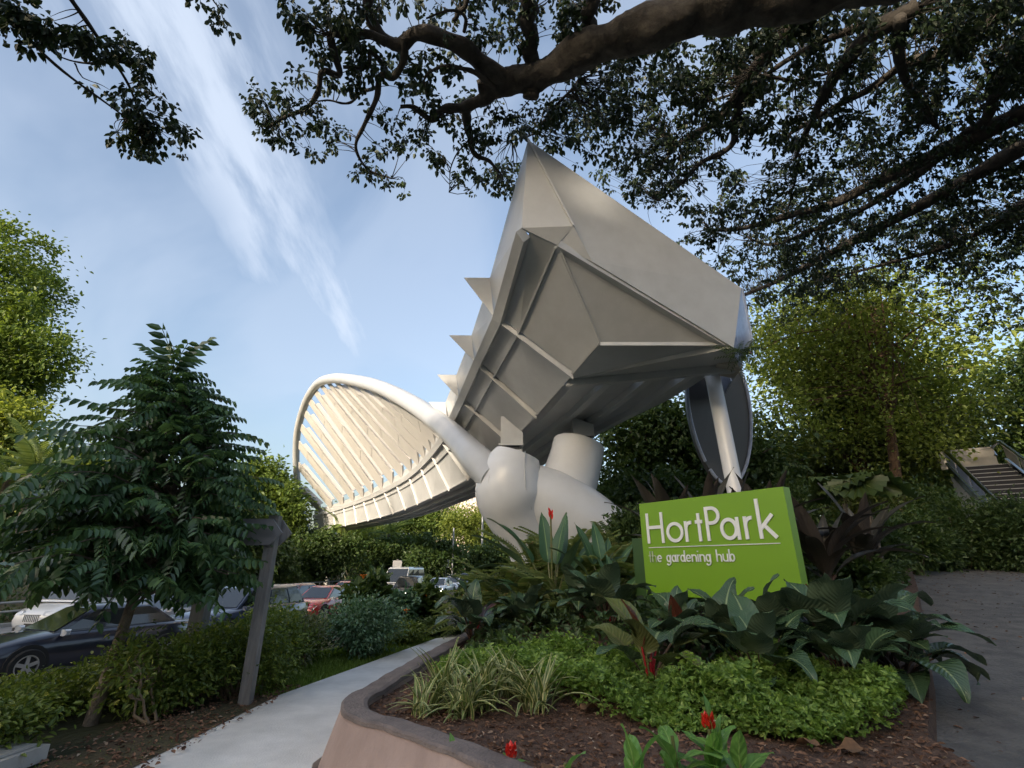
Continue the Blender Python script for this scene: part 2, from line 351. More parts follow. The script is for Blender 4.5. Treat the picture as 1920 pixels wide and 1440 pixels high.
def tree(name, label, cat, base, top, tr, crowns, nclump, nleaf, lsize, leaf, bark='bark2', group=None, seed=1, T=LEAF, sig=.16, limbs=16, droop=.35, lr=.10, bend=.4, shell=.55):
    r = np.random.default_rng(seed); base = np.asarray(base, float); top = np.asarray(top, float)
    root = thing(name, label, cat, base, 0, group)
    tp = np.array([base + (top-base)*t + np.array([math.sin(t*3+seed), math.cos(t*2.3+seed), 0])*bend*t*(1-t)*tr*4 for t in np.linspace(-.02, 1, 9)]) - base
    g = G().tube(tp, tr*np.linspace(1.15, .45, 9), 10)
    cc = []
    vol = np.array([q[1][0]*q[1][1]*q[1][2] for q in crowns])**.67; vol /= vol.sum()
    for (c, rad), f in zip(crowns, vol):
        n = max(3, int(nclump*f)); cc.append(np.asarray(c) - base + ball(r, n, shell)*np.asarray(rad))
    cc = np.concatenate(cc); rad = np.mean([min(q[1]) for q in crowns])
    for c in cc[r.permutation(len(cc))[:limbs]]:
        s = tp[int(r.integers(4, 9))]; mid = (s+c)/2 + r.normal(0, .06, 3)*np.linalg.norm(c-s) + np.array([0, 0, .08*np.linalg.norm(c-s)])
        L = np.array([(1-t)**2*s + 2*t*(1-t)*mid + t*t*c for t in np.linspace(0, 1, 6)]); g.tube(L, tr*lr*4*np.linspace(1, .15, 6), 6, cap=False)
    g.build('trunk', bark, root, True)
    k = nleaf//len(cc); C = np.repeat(cc, k, 0); q = np.repeat(r.uniform(.6, 1.35, len(cc)), k)[:, None]
    P = C + r.normal(0, 1, C.shape)*np.array([1, 1, .72])*rad*sig*2*q
    g = G(); leaves(g, P, C - np.array([0, 0, rad*.2]), lsize, T, r, droop); g.build('crown', leaf, root)
    return root
def shrub(name, label, cat, c, rad, nleaf, lsize, leaf, seed=1, T=LEAF, stems=9, bark='twig', group=None, shell=.35, lumps=14, box=False, droop=.25, ground=None):
    """leafy shrub: foliage in uneven lumps over a spray of stems, base on the ground"""
    r = np.random.default_rng(seed); c = np.asarray(c, float); rad = np.asarray(rad, float)
    base = np.array([c[0], c[1], c[2]-rad[2] if ground is None else ground]); root = thing(name, label, cat, base, 0, group); o = c-base
    if box: lc = r.uniform(-1, 1, (lumps, 3))*rad*.85 + o
    else: lc = o + ball(r, lumps, shell)*rad*.68
    g = G()
    for i in range(stems):
        e = lc[i % lumps]; s = np.array([r.normal(0, .08)*rad[0], r.normal(0, .08)*rad[1], -.05]); mid = (s+e)/2 + np.array([0, 0, -.1*rad[2]]) + r.normal(0, .05, 3)
        g.tube([s, mid*.5+s*.5, mid, e], [.022, .018, .013, .005], 5, cap=False)
    g.build('stems', bark, root, True)
    k = nleaf//lumps; C = np.repeat(lc, k, 0); P = C + unit(r.normal(0, 1, C.shape))*np.abs(r.normal(.8, .3, (len(C), 1)))*rad*(.42 if not box else .34)
    P[:, 2] = np.maximum(P[:, 2], .03)
    g = G(); leaves(g, P, o*np.array([1, 1, .6]), lsize, T, r, droop); g.build('foliage', leaf, root)
    return root
# ---- single big leaves: petiole + blade, with a uv map
def blade_mesh(name, mats, lp=.5, ang=.5, L=.6, W=.28, curl=1.0, fold=.35, wave=.03, base=.25, tipp=1.5, seed=0, pr=.011, nl=10, torn=0., twist=0.):
    r = np.random.default_rng(seed); g = G()
    pts = [np.zeros(3)]; a = ang*.35
    for i in range(5):
        pts.append(pts[-1] + np.array([0, math.sin(a), math.cos(a)])*lp/5); a += ang*.65/5
    if lp > .02: g.tube(pts, np.linspace(pr*1.3, pr*.8, 6), 6, m=1)
    p = pts[-1].copy(); V = []; UV = []; a = ang
    us = np.array([-1, -.72, -.36, 0, .36, .72, 1])
    ph = r.uniform(0, 6)
    for i in range(nl+1):
        t = i/nl
        w = W*(min(1, t/base)**.55 if t < base else max(0, 1-((t-base)/(1-base))**tipp))
        w = max(w, .004)
        fw = np.array([0, math.sin(a), math.cos(a)]); nz = np.array([0, -math.cos(a), math.sin(a)]); tw = twist*t
        for u in us:
            lift = abs(u)*w*fold + wave*math.sin(ph+t*11+u*1.5)*abs(u)
            side = np.array([math.cos(tw), 0, 0]) + nz*math.sin(tw)
            back = -fw*abs(u)**2*w*.35*(1-t) + (fw*torn*r.uniform(-1, 1)*abs(u) if torn else 0)
            V.append(p + side*u*w + nz*lift + back); UV.append(((u+1)/2, t))
        p = p + fw*L/nl; a += curl/nl
    k = len(us); F = [(i*k+j, i*k+j+1, (i+1)*k+j+1, (i+1)*k+j) for i in range(nl) for j in range(k-1)]
    g.add(V, F, 0, UV)
    o = g.build(name, mats, None, True, uv=True); me = o.data; bpy.data.objects.remove(o); return me

# ================================================================== SETTING
def kerb_x(y): return np.interp(y, [-40, 0, 10, 20, 36, 45, 55, 80, 140], [-12, -9.4, -8.6, -7.4, -5.9, -4.8, -3.4, .5, 12])
WALL = np.array([(2.9, 3.3), (2.45, 2.78), (1.5, 2.55), (.7, 2.88), (0, 3.4), (-.35, 3.8), (-.87, 4.27), (-1.36, 4.72), (-1.48, 5.1), (-1.42, 5.66), (-1.24, 7.1), (-.78, 9.9), (-.3, 13), (0, 16)])
def bed_l(y):
    w = WALL[2:]; return np.interp(y, w[:, 1], w[:, 0])
def bed_r(y): return np.interp(y, [2.55, 2.78, 3.3, 4.4, 5.9, 12.4, 16.5], [1.6, 2.4, 2.85, 3.15, 4.4, 9.5, 12.6])
def ramp_z(y): return np.clip(.15 + (y-4)*.105, 0, 1.5)
def bed_z(x, y): return .38 + np.clip((y-4.5)*.105, 0, 1.15)*ss(-1.3, 1.6, x) + .03*np.sin(x*3.1)*np.cos(y*2.3)
def terr(x, y):
    kx = kerb_x(y); low = -.78 + .74*ss(kx+.25, kx+1.1, x)
    r = ss(3.6, 5.0, y)*ss(-1.2, 1.2, x)*np.clip(.25 + (y-4.5)*.10, 0, 1.35)
    hill = ss(19, 34, y)*ss(1, 12, x)*2.4 + ss(30, 70, x)*4
    back = 23*ss(-22, -75, y)*ss(75, 40, x)  # unseen hill behind the viewer, shaped with its trees to shade the entrance
    left = ss(-30, -60, x)*3.5*ss(10, 40, y)
    return low + r + hill + left - .03 + back
xs = np.unique(np.concatenate([np.linspace(-400, -40, 13), np.linspace(-40, -14, 14), np.arange(-14, 14.1, .5), np.linspace(14, 40, 14), np.linspace(40, 400, 13)]))
ys = np.unique(np.concatenate([np.linspace(-200, -10, 12), np.arange(-10, 26, .5), np.linspace(26, 90, 33), np.linspace(90, 900, 14)]))
X, Y = np.meshgrid(xs, ys); Z = terr(X, Y)
nx, ny = len(xs), len(ys); i = np.arange(ny-1)[:, None]*nx; j = np.arange(nx-1)[None]
g = G().add(np.stack([X, Y, Z], -1), np.stack([i+j, i+j+1, i+nx+j+1, i+nx+j], -1).reshape(-1, 4))
tag(g.build('ground', 'ground', None, True), kind='structure')
# road: one sheet beside the kerb, kerb stones, lane lines
yr = np.linspace(-40, 140, 91)
g = G(); V = []; 
for y in yr: V += [(kerb_x(y)-13.4, y, -.745), (kerb_x(y)-.02, y, -.745)]
g.add(V, [(2*k, 2*k+1, 2*k+3, 2*k+2) for k in range(len(yr)-1)]); tag(g.build('road', 'asphalt'), kind='structure')
g = G(); g.loft([[(kerb_x(y)+a, y, b) for a, b in ((0, -.8), (0, -.62), (.02, -.6), (.16, -.6), (.16, -.8))] for y in yr]); tag(g.build('kerb', 'kerb'), kind='structure')
g = G(); g.loft([[(kerb_x(y)-13.4+a, y, b) for a, b in ((-.2, -.8), (-.2, -.6), (0, -.6), (.02, -.62), (.02, -.8))] for y in yr]); tag(g.build('kerb', 'kerb'), kind='structure')
g = G()
for lane in (3.4, 6.7, 10.0):
    for y in np.arange(-20, 130, 5.): g.slab([(kerb_x(y)-lane, y, -.741), (kerb_x(y)-lane+.12, y, -.741), (kerb_x(y+2)-lane+.12, y+2, -.741), (kerb_x(y+2)-lane, y+2, -.741)], (0, 0, .002))
tag(g.build('lane_marking', 'line'), kind='structure')
# footpath of pale concrete, running past the planter
Lp = [(-3.4, -5), (-3.3, 3), (-3.2, 5.3), (-3.08, 7.45), (-2.72, 8.9), (-1.75, 13), (-1.5, 18), (-2.4, 27)]
Rp = [(-.6, 27), (.0, 18), (-.55, 13), (-1.0, 9.9), (-1.46, 7.1), (-1.66, 5.66), (-1.72, 5.1), (-1.58, 4.55), (-1.05, 4.05), (-.52, 3.58), (-.15, 3.2), (.6, 2.65), (1.5, 2.3), (2.55, 2.5), (2.6, -5)]
g = G().slab([(a, b, -.16) for a, b in Lp+Rp], (0, 0, .16)); fp = tag(g.build('footpath', 'concrete'), kind='structure')
# planter wall: battered render with a darker worn cap
def smooth_path(P, n):
    P = np.asarray(P, float); f = hermite(np.r_[0, np.cumsum(np.linalg.norm(np.diff(P, axis=0), axis=1))], P)
    return np.array([f(t) for t in np.linspace(0, np.linalg.norm(np.diff(P, axis=0), axis=1).sum(), n)])
W2 = smooth_path(WALL, 160); T2 = unit(np.gradient(W2, axis=0)); O2 = np.stack([-T2[:, 1], T2[:, 0]], -1)
if np.dot(O2[90], np.array([-1, 0])) < 0: O2 = -O2
wall = thing('planter_wall', 'curved pink-brown rendered planter wall beside the concrete footpath', 'wall', (-1.4, 5, 0))
wob = lambda k: .004*math.sin(k*1.7)+.004*math.sin(k*.61)
pr = lambda sec: [[(p[0]+o[0]*a+1.4, p[1]+o[1]*a-5, b + (wob(k) if b > .3 else 0)) for a, b in sec] for k, (p, o) in enumerate(zip(W2, O2))]
g = G().loft(pr(((.21, -.1), (.03, .44), (.0, .455), (-.18, .45), (-.18, -.1)))); g.build('wall_body', 'wall', wall, True)
g = G().loft(pr(((.036, .446), (.034, .472), (.015, .484), (-.15, .484), (-.185, .470), (-.19, .43)))); g.build('wall_cap', 'wallcap', wall, False)
# planting bed of mulch
yb = np.linspace(2.6, 16.4, 70); V = []
for y in yb:
    a, b = bed_l(y)+.06, bed_r(y)
    for t in np.linspace(0, 1, 23): x = a+(b-a)*t; V.append((x, y, bed_z(x, y)))
    V.append((b+.03, y, ramp_z(y)-.1))
g = G().add(V, [(r*24+c, r*24+c+1, (r+1)*24+c+1, (r+1)*24+c) for r in range(69) for c in range(23)]); tag(g.build('planting_bed', 'soil', None, True), kind='structure')
# rising paved path on the right
yq = np.linspace(-5, 17.2, 60); V = []
for y in yq:
    a = bed_r(y) if y > 2.78 else 2.62
    for t in np.linspace(0, 1, 8): V.append((a-.0+(24-a)*t, y, ramp_z(y)+.006))
g = G().add(V, [(r*8+c, r*8+c+1, (r+1)*8+c+1, (r+1)*8+c) for r in range(59) for c in range(7)]); tag(g.build('pavement', 'paver', None, True), kind='structure')

# ================================================================== BRIDGE
Ek = [(11, 985, 430), (14, 930, 590), (17.2, 893, 674), (22, 851, 770), (28, 820, 830), (36, 770, 886), (44, 712, 920), (54, 655, 944), (66, 585, 966)]
Bk = [(12, 1125, 645), (14.5, 1065, 712), (17.5, 1003, 783), (20, 965, 822), (26, 890, 890), (34, 805, 935), (42, 745, 960), (54, 660, 983), (66, 590, 996)]
E3 = hermite([k[0] for k in Ek], [at(k[1], k[2], k[0]) for k in Ek]); B3 = hermite([k[0] for k in Bk], [at(k[1], k[2], k[0]) for k in Bk])
C3 = hermite([14.5, 16.7, 18.8, 22, 28, 34, 42, 54, 66], [(7.2, 14.5, 7.7), (6.3, 16.7, 7.35), (4.85, 18.8, 7.0), (3.0, 22, 6.6), (.6, 28, 6.2), (-2.6, 34, 5.95), (-6.4, 42, 5.85), (-13.6, 54, 5.8), (-22.2, 66, 5.9)])
bridge = thing('arch_bridge', 'grey steel footbridge with tilted white arch and leaf-shaped folded end', 'bridge', (0, 0, 0))
st = [11.0] + [14 + 3.2*k for k in range(17)]
E_ = [E3(y) for y in st]; B_ = [B3(y) for y in st]; L_ = [e + .31*(b-e) for e, b in zip(E_, B_)]
A = at(990, 262, 11.0); RC = at(1390, 540, 12.3); RL = at(1376, 652, 12.4); RB = at(1348, 645, 12.5); Gp = at(1075, 424, 10.95)
E_[0] = at(978, 428, 11.0); L_[0] = at(1045, 461, 11.2); B_[0] = at(1125, 645, 12.0)
_n = np.cross(L_[1]-L_[0], B_[1]-L_[0]); _d = ray(1125, 645); B_[0] = np.array([0, 0, CZ]) + _d*(np.dot(L_[0]-np.array([0, 0, CZ]), _n)/np.dot(_d, _n))
def par_h(y): return 1.0 + max(0, 17.2-y)/3.2*.36
P_ = [A] + [e + np.array([-.22, 0, par_h(y)]) for e, y in zip(E_[1:], st[1:])]
def secn(e, b):
    d = unit(b-e); return unit(np.array([d[2], 0, -d[0]]))      # outward (left, down)
N_ = [secn(e, b) for e, b in zip(E_, B_)]
deck = bpy.data.objects.new('deck', None); col.objects.link(deck); deck.parent = bridge
g = G(); rings = []
for y in np.r_[15.2, np.arange(16, 66.1, 1.25)]:
    e, b, c = E3(y), B3(max(y, 12)), C3(max(y, 14.5)); n = secn(e, b); b = b.copy(); c = c.copy(); b[1] = c[1] = y
    if y < 14.5: c = RL + (C3(14.5)-RL)*(y-12.4)/2.1
    rings.append([e - n*.3 + np.array([.1, 0, 0]), b - n*.25, b + np.array([.35, 0, .04]), c + np.array([-.3, 0, .04]), c + np.array([.05, 0, .35]), c + np.array([.35, 0, 1.3]), e + np.array([.5, 0, .1])])
g.loft(rings); g.build('deck_box', 'grey', deck)
def quad_plate(a, b, c, d, n, t=.05, inset=.02):
    P = np.array([a, b, c, d]); m = P.mean(0); P = P + (m-P)*inset; return G().slab(P, -n*t)
for k in range(len(st)-1):
    n = N_[k]; lift = n*-.02
    quad_plate(E_[k]+.2*(L_[k]-E_[k])+lift, L_[k]+lift, L_[k+1]+lift, E_[k+1]+.2*(L_[k+1]-E_[k+1])+lift, n).build('soffit_panel', 'grey', deck)
    quad_plate(L_[k], B_[k], B_[k+1], L_[k+1], n).build('soffit_panel', 'grey', deck)
    hi = st[k] < 26
    p0, p1 = (P_[k], P_[k+1]) if hi else (E_[k]+np.array([-.05, 0, .5]), E_[k+1]+np.array([-.05, 0, .5]))
    G().slab([E_[k]+np.array([.02, 0, .05]), E_[k+1]+np.array([.02, 0, .05]), p1, p0], (.07, 0, 0)).build('parapet_panel', 'grey', deck)
for k in range(1, len(st)):
    e, b, n = E_[k], B_[k], N_[k]
    G().slab([e + n*.02, b + n*.02 - unit(b-e)*.02, b + n*.17 + unit(b-e)*.10, e + n*.16], (0, .07, 0)).build('cross_rib', 'greyrib', deck)
    if st[k] < 30:
        tip = e + np.array([-1.08, 0, par_h(st[k])+.03]); G().slab([e + n*.1 + np.array([0, 0, 0]), tip, P_[k] + np.array([0, 0, .02])], (0, .04, 0)).build('edge_fin', 'grey', deck)
def rail(pts, ns, off, w, t, mat_, name, par=deck):
    g = G(); rs = []
    for i, (p, n) in enumerate(zip(pts, ns)):
        d = unit(B_[min(i, len(B_)-1)]-E_[min(i, len(E_)-1)]); rs.append([p + d*a + n*b for a, b in ((-w/2, off), (w/2, off), (w/2, off+t), (-w/2, off+t))])
    g.loft(rs); return g.build(name, mat_, par)
rail([e + unit(b-e)*.16 for e, b in zip(E_, B_)], N_, -.05, .34, .24, 'grey', 'edge_strip')
rail(L_, N_, -.02, .06, .12, 'greyrib', 'stringer')
rail([b - unit(b-e)*.03 for e, b in zip(E_, B_)], N_, -.06, .06, .14, 'greyrib', 'edge_flange')
# folded end plates facing the entrance
end = bpy.data.objects.new('end_fascia', None); col.objects.link(end); end.parent = bridge
yb_ = np.array([0, .07, 0])
G().slab([A, E_[0], Gp], (.05, .06, 0)).build('fold_plate', 'grey', end)
G().slab([E_[0]+np.array([0, -.02, 0]), L_[0]+np.array([0, -.03, 0]), Gp], (0, .08, 0)).build('fold_plate', 'greyrib', end)
g = G()
R1 = Gp + (at(1110, 490, 11.3)-Gp); 
g.slab([A, Gp, R1], (.02, .07, 0)); g.slab([A, R1, RB, RL, RC], yb_); g.slab([Gp, L_[0], R1], yb_); g.slab([L_[0], RB, R1], yb_)
g.build('fascia_plate', 'grey', end)
G().slab([L_[0]+np.array([.05, .05, -.06]), B_[0], RB+np.array([0, .05, -.05])], (0, .08, .02)).build('fold_plate', 'grey', end)
b14 = B3(14.5); c14 = C3(14.5)
G().slab([B_[0], b14, c14, RL, RB], (0, 0, .08)).build('fold_plate', 'grey', end)
G().bar(L_[0]+np.array([0, .06, 0]), RB+np.array([.1, .06, 0]), .34, .20).build('edge_beam', 'greyrib', end)
G().bar(B_[0]+np.array([0, -.02, -.02]), RB+np.array([.25, -.02, -.02]), .08, .10).build('edge_beam', 'greyrib', end)
G().bar(A+np.array([0, -.03, 0]), Gp+np.array([0, -.03, 0]), .05, .05).build('weld_seam', 'greyrib', end)
G().bar(L_[0]+np.array([.05, -.03, -.05]), B_[0]+np.array([0, -.04, 0]), .05, .05).build('weld_seam', 'greyrib', end)
G().slab([b14+np.array([-.08, 0, -.22]), c14+np.array([0, 0, -.26]), c14+np.array([0, 0, .02]), b14], (0, .22, 0)).build('cross_beam', 'greyrib', end)
G().slab([at(1345, 682, 14.2), at(1393, 690, 14.2), at(1392, 668, 14.2), at(1368, 672, 14.2)], (.1, .9, 0)).build('ledge', 'cream', end)  # cream colour stands in for sunlight falling on the ledge
# right-hand parapet of the landing
for k in range(6):
    a = RC + (np.array([9.0, 22, 9.3])-RC)*k/6; b = RC + (np.array([9.0, 22, 9.3])-RC)*(k+.93)/6
    G().slab([a, b, b - np.array([0, 0, 1.7]), a - np.array([0, 0, 1.7])], (.07, .02, 0)).build('parapet_panel', 'bluewhite', deck)
for t in (.25, .5, .75):                                     # girders under the deck
    g = G(); rs = []
    for y in np.arange(14.7, 66, 2.5):
        p = B3(y)*(1-t) + C3(y)*t; p[1] = y; rs.append([p + np.array(q) for q in ((-.12, 0, .1), (.12, 0, .1), (.12, 0, -.22), (-.12, 0, -.22))])
    g.loft(rs); g.build('girder', 'grey', deck)
# arch tube, hangers
Ak = [(16.6, 930, 900), (17.2, 905, 874), (19, 878, 845), (21.5, 846, 812), (26, 786, 765), (31, 724, 731), (37, 668, 714), (43, 622, 710), (49, 592, 724), (54.5, 569, 766), (59.5, 556, 826), (63.5, 557, 895), (67, 568, 965), (69, 577, 1002)]
A3 = hermite([k[0] for k in Ak], [at(k[1], k[2], k[0]) for k in Ak])
yy = np.linspace(16.6, 69, 70); arch = bpy.data.objects.new('arch', None); col.objects.link(arch); arch.parent = bridge
G().tube([A3(y) for y in yy], np.interp(yy, [17, 21, 40, 69], [.58, .52, .46, .40]), 24).build('arch_tube', 'tube', arch, True)
for k in range(17):
    ya = 64.5 - 38.5*k/16; ye = max(ya - 1.0 - 6.5*math.sin(PI*min(1, max(0, (ya-25)/41))), 25.5)
    a = A3(ya); e = E3(ye) + np.array([-.1, 0, .25]); ta = unit(A3(ya-.5)-A3(ya+.5)); te = unit(E3(ye-.5)-E3(ye+.5))
    dn = unit(e-a); a = a + dn*.62; g = G()
    nrm = unit(np.cross(te, dn)); wa, we = .78, 1.12
    tp_ = ta; tq = unit(te - dn*np.dot(te, dn))
    if np.dot(tp_, tq) < 0: tp_ = -tp_
    cut = sorted([0, .34+.12*math.sin(k*2.4), .68+.1*math.cos(k*1.9), 1])
    for c0, c1 in zip(cut[:-1], cut[1:]):
        c1 = c1 - .006
        q = lambda t, s: a + (e-a)*t + (tp_*wa*(1-t) + tq*we*t)*s*(.76-.022*max(0, k-5))
        g.slab([q(c0, -1), q(c0, 1), q(c1, 1), q(c1, -1)], nrm*.14)
    far_ = nrm if np.dot(nrm, a) > 0 else -nrm
    g.slab([q(.07, .93), q(.07, 1), q(.97, 1), q(.97, .93)], far_*.55); g.build('hanger_plate', 'plate', arch)
# branching pier with two bearings
pier = bpy.data.objects.new('pier', None); col.objects.link(pier); pier.parent = bridge
def limb(name, keys, k=36):
    P = np.array([at(u, v, y) for u, v, y, r in keys]); f = hermite(np.arange(len(P)), np.c_[P, [q[3] for q in keys]])
    Q = np.array([f(t) for t in np.linspace(0, len(P)-1, 5*len(P))]); return G().tube(Q[:, :3], Q[:, 3], k).build(name, 'white', pier, True)
limb('bearing_drum', [(970, 853, 17, .80), (964, 872, 17, .98), (960, 895, 17, 1.16), (960, 925, 17.1, 1.26), (972, 960, 17.3, 1.12), (1000, 1010, 17.6, 1.0), (1015, 1060, 17.8, .95)])
limb('bearing_drum', [(1085, 834, 18.2, .97), (1078, 865, 18.1, .99), (1066, 905, 17.9, 1.02), (1048, 950, 17.7, 1.05)])
limb('foundation_limb', [(985, 915, 17.1, .95), (1030, 945, 17.3, 1.22), (1080, 980, 17.5, 1.32), (1140, 1030, 17.8, 1.35), (1200, 1085, 18.1, 1.4), (1230, 1115, 18.3, 1.4)])
for (u, v, y, q) in ((958, 843, 17, 1.), (1092, 825, 18.2, .95)):
    p = at(u, v, y); d = p[2]
    G().box(p + np.array([0, .1, 0]), (.62, .6, .18)).build('bearing', 'dark', pier)
    G().box(p + np.array([0, .1, .13]), (.86, .8, .07)).build('bearing_plate', 'greyrib', pier)
    G().box(p + np.array([0, .1, -.09]), (.8, .8, .06)).build('bearing_plate', 'greyrib', pier)
    h = 1.15 if q == 1. else .8
    G().slab([p + np.array([-.36, -.25, .165]), p + np.array([.42, -.25, .165]), p + np.array([.42, -.25, .55]), p + np.array([-.26, -.25, h]), p + np.array([-.36, -.25, h])], (0, .7, 0)).build('bracket', 'greyrib', pier)
for u, v0, v1, dx in ((1, 0, 0, -.62), (2, 0, 0, .35)):     # weld seams down the front of the drum
    P = []
    for uu, vv, yy_, rr_ in [(968, 856, 17, .84), (962, 880, 17, 1.05), (960, 910, 17.05, 1.22), (962, 935, 17.15, 1.25), (974, 962, 17.3, 1.12)]:
        P.append(at(uu, vv, yy_) + np.array([dx*rr_, -math.sqrt(1-dx*dx)*rr_, 0]))
    G().tube(smooth_path(P, 16), .018, 6).build('weld_seam', 'greyrib', pier, True)
# far abutment, curved stair wall and its column at the landing
pf = E3(66); G().loft([[(pf[0]-1+a, 66.2+b, z) for a, b in ((0, 0), (4, 0), (4, 2), (0, 2))] for z in (-.9, 5.7)]).build('abutment', 'pale_concrete', bridge)
g = G(); c = at(1350, 770, 17.6); ring0 = []; ring1 = []
for t in np.linspace(0, 2*PI, 40, endpoint=False):
    x = 1.30*math.cos(t)*(1+.10*math.sin(t)); z = 2.75*math.sin(t); ring0.append(c + np.array([x, .35*math.cos(t)-.25*math.sin(t), z])); ring1.append(c + np.array([x*1.04+.12, .35*math.cos(t)-.25*math.sin(t)+.5, z*1.02]))
g.loft([ring0, ring1]); sw = g.build('stair_wall', mat('stair_wall_grey', (.08, .08, .08), .5), bridge, False)
g = G().tube([p + np.array([0, -.03, 0]) for p in ring0[-14:]+ring0[:9]], .06, 8); g.build('wall_rim', 'bluewhite', sw)
g = G().tube([p + np.array([0, -.03, 0]) for p in ring0[17:26]], .06, 8); g.build('wall_rim', 'bluewhite', sw)
p = at(1338, 715, 15.2); q = at(1376, 905, 14.6); G().tube([p + np.array([-.05, .1, .6]), p, q, q + (q-p)*.55], [.24, .24, .24, .24], 20).build('column', 'white', bridge, True)

# ================================================================== PARK SIGN
SA = at(1198, 945, 8.5); SB = at(1468, 912, 6.54); SB[2] = SA[2]
sd_ = unit(SB-SA); sn = np.array([sd_[1], -sd_[0], 0.])          # towards the viewer
if np.dot(sn, SA) > 0: sn = -sn
SW = np.linalg.norm(SB-SA)
sign = thing('park_sign', 'bright green box sign reading HortPark the gardening hub', 'sign', (SA+SB)/2*np.array([1, 1, 0]) + np.array([0, 0, .8]))
so_ = np.array(sign.location)
def sp(u, w, d=0.): return SA + sd_*u + np.array([0, 0, w]) + sn*d - so_
G().slab([sp(0, 0), sp(SW, 0), sp(SW, -1.42), sp(0, -1.42)], -sn*.17).build('panel', 'signgreen', sign)
G().slab([sp(-.32, -.545, -.12), sp(.05, -.545, -.12), sp(.05, -1.9, -.12), sp(-.32, -1.9, -.12)], -sn*.25).build('support_block', 'signdark', sign)
for u in (.5, 1.9): G().slab([sp(u, -1.415, -.03), sp(u+.14, -1.415, -.03), sp(u+.14, -2.05, -.03), sp(u, -2.05, -.03)], -sn*.12).build('post', 'signdark', sign)
def arc(cx, cy, rx, ry, a0, a1, n=22): return [(cx+rx*math.cos(t), cy+ry*math.sin(t)) for t in np.linspace(math.radians(a0), math.radians(a1), n)]
def stroke(g, pts, w, d0=.004, d1=.016):
    P = np.asarray(pts, float); T = unit(np.gradient(P, axis=0)) if len(P) > 2 else unit(np.array([P[1]-P[0]]*2)); O = np.stack([-T[:, 1], T[:, 0]], -1)*w/2
    g.loft([[sp(*(p-o), d0), sp(*(p+o), d0), sp(*(p+o), d1), sp(*(p-o), d1)] for p, o in zip(P, O)])
def letter(ch, x, w, base, xh, asc, sw, m='letter', d=None):
    """one geometric sans letter from strokes; x..x+w is its box"""
    g = G(); h = sw/2; r = (w-sw)/2; cx = x+w/2; cy = base+xh/2; ry = (xh-sw)/2
    S = []
    if ch == 'H': S = [[(x+h, base), (x+h, base+asc)], [(x+w-h, base), (x+w-h, base+asc)], [(x+h, base+asc*.52), (x+w-h, base+asc*.52)]]
    elif ch == 'o': S = [arc(cx, cy, r, ry, 0, 360, 36)]
    elif ch == 'r': S = [[(x+h, base), (x+h, base+xh)], arc(x+w-.2*w, base+xh*.58, w*.8-h, xh*.42-h, 175, 80, 12)]
    elif ch == 't': S = [[(cx, base), (cx, base+asc)], [(x, base+xh-h), (x+w, base+xh-h)]]
    elif ch == 'P': S = [[(x+h, base), (x+h, base+asc)], [(x+h, base+asc-h), (x+w*.45, base+asc-h)] , arc(x+w*.45, base+asc*.73, w*.55-h, asc*.27-h, 90, -90, 18), [(x+w*.45, base+asc*.46+h), (x+h, base+asc*.46+h)]]
    elif ch == 'a': S = [arc(x+(w-h)/2, cy, (w-h-sw)/2, ry, 0, 360, 36), [(x+w-h, base), (x+w-h, base+xh)]]
    elif ch == 'k': S = [[(x+h, base), (x+h, base+asc)], [(x+sw*.7, base+xh*.42), (x+w*.88, base+xh)], [(x+w*.32, base+xh*.60), (x+w-h*.4, base+h*.2)]]
    elif ch == 'h': S = [[(x+h, base), (x+h, base+asc)], arc(cx, base+xh-r-h, r, r, 180, 0, 16) + [(x+w-h, base)]]
    elif ch == 'n': S = [[(x+h, base), (x+h, base+xh)], arc(cx, base+xh-r-h, r, r, 180, 0, 16) + [(x+w-h, base)]]
    elif ch == 'u': S = [[(x+h, base+xh)] + arc(cx, base+r+h, r, r, 180, 360, 16), [(x+w-h, base), (x+w-h, base+xh)]]
    elif ch == 'e': S = [[(x+h, cy), (x+w-h, cy)], arc(cx, cy, r, ry, 0, 315, 30)]
    elif ch == 'd': S = [arc(x+(w-h)/2, cy, (w-h-sw)/2, ry, 0, 360, 30), [(x+w-h, base), (x+w-h, base+asc)]]
    elif ch == 'b': S = [arc(x+(w+h)/2, cy, (w-h-sw)/2, ry, 0, 360, 30), [(x+h, base), (x+h, base+asc)]]
    elif ch == 'g': S = [arc(x+(w-h)/2, cy, (w-h-sw)/2, ry, 0, 360, 30), [(x+w-h, base+xh)] + arc(x+(w-h)/2, base-xh*.05, (w-h)/2-h*.2, xh*.36, 0, -150, 16)]
    elif ch == 'i': S = [[(cx, base), (cx, base+xh)], [(cx, base+xh*1.30), (cx, base+xh*1.30+sw)]]
    for k, s in enumerate(S): stroke(g, s, sw, .004 + .0007*k, .018 + .0009*k)
    return g.build('letter', m, sign)
BL = -.645
for ch, x, w, asc in (('H', .125, .335, .475), ('o', .51, .315, 0), ('r', .85, .145, 0), ('t', 1.045, .125, .405), ('P', 1.222, .243, .485), ('a', 1.446, .297, 0), ('r', 1.808, .142, 0), ('k', 2.008, .242, .525)):
    letter(ch, x, w, BL, .305, asc, .050)
G().slab([sp(.13, -.704, .004), sp(2.262, -.704, .004), sp(2.262, -.714, .004), sp(.13, -.714, .004)], sn*.008).build('rule', 'letter', sign)
x = .12
for ch in 'the gardening hub':
    if ch == ' ': x += .075; continue
    w = dict(t=.055, i=.025, r=.055).get(ch, .086); letter(ch, x, w, -.93, .105, .165, .017, 'letterold' if x < .24 else 'letter'); x += w + (.0125 if ch not in 'r' else .006)

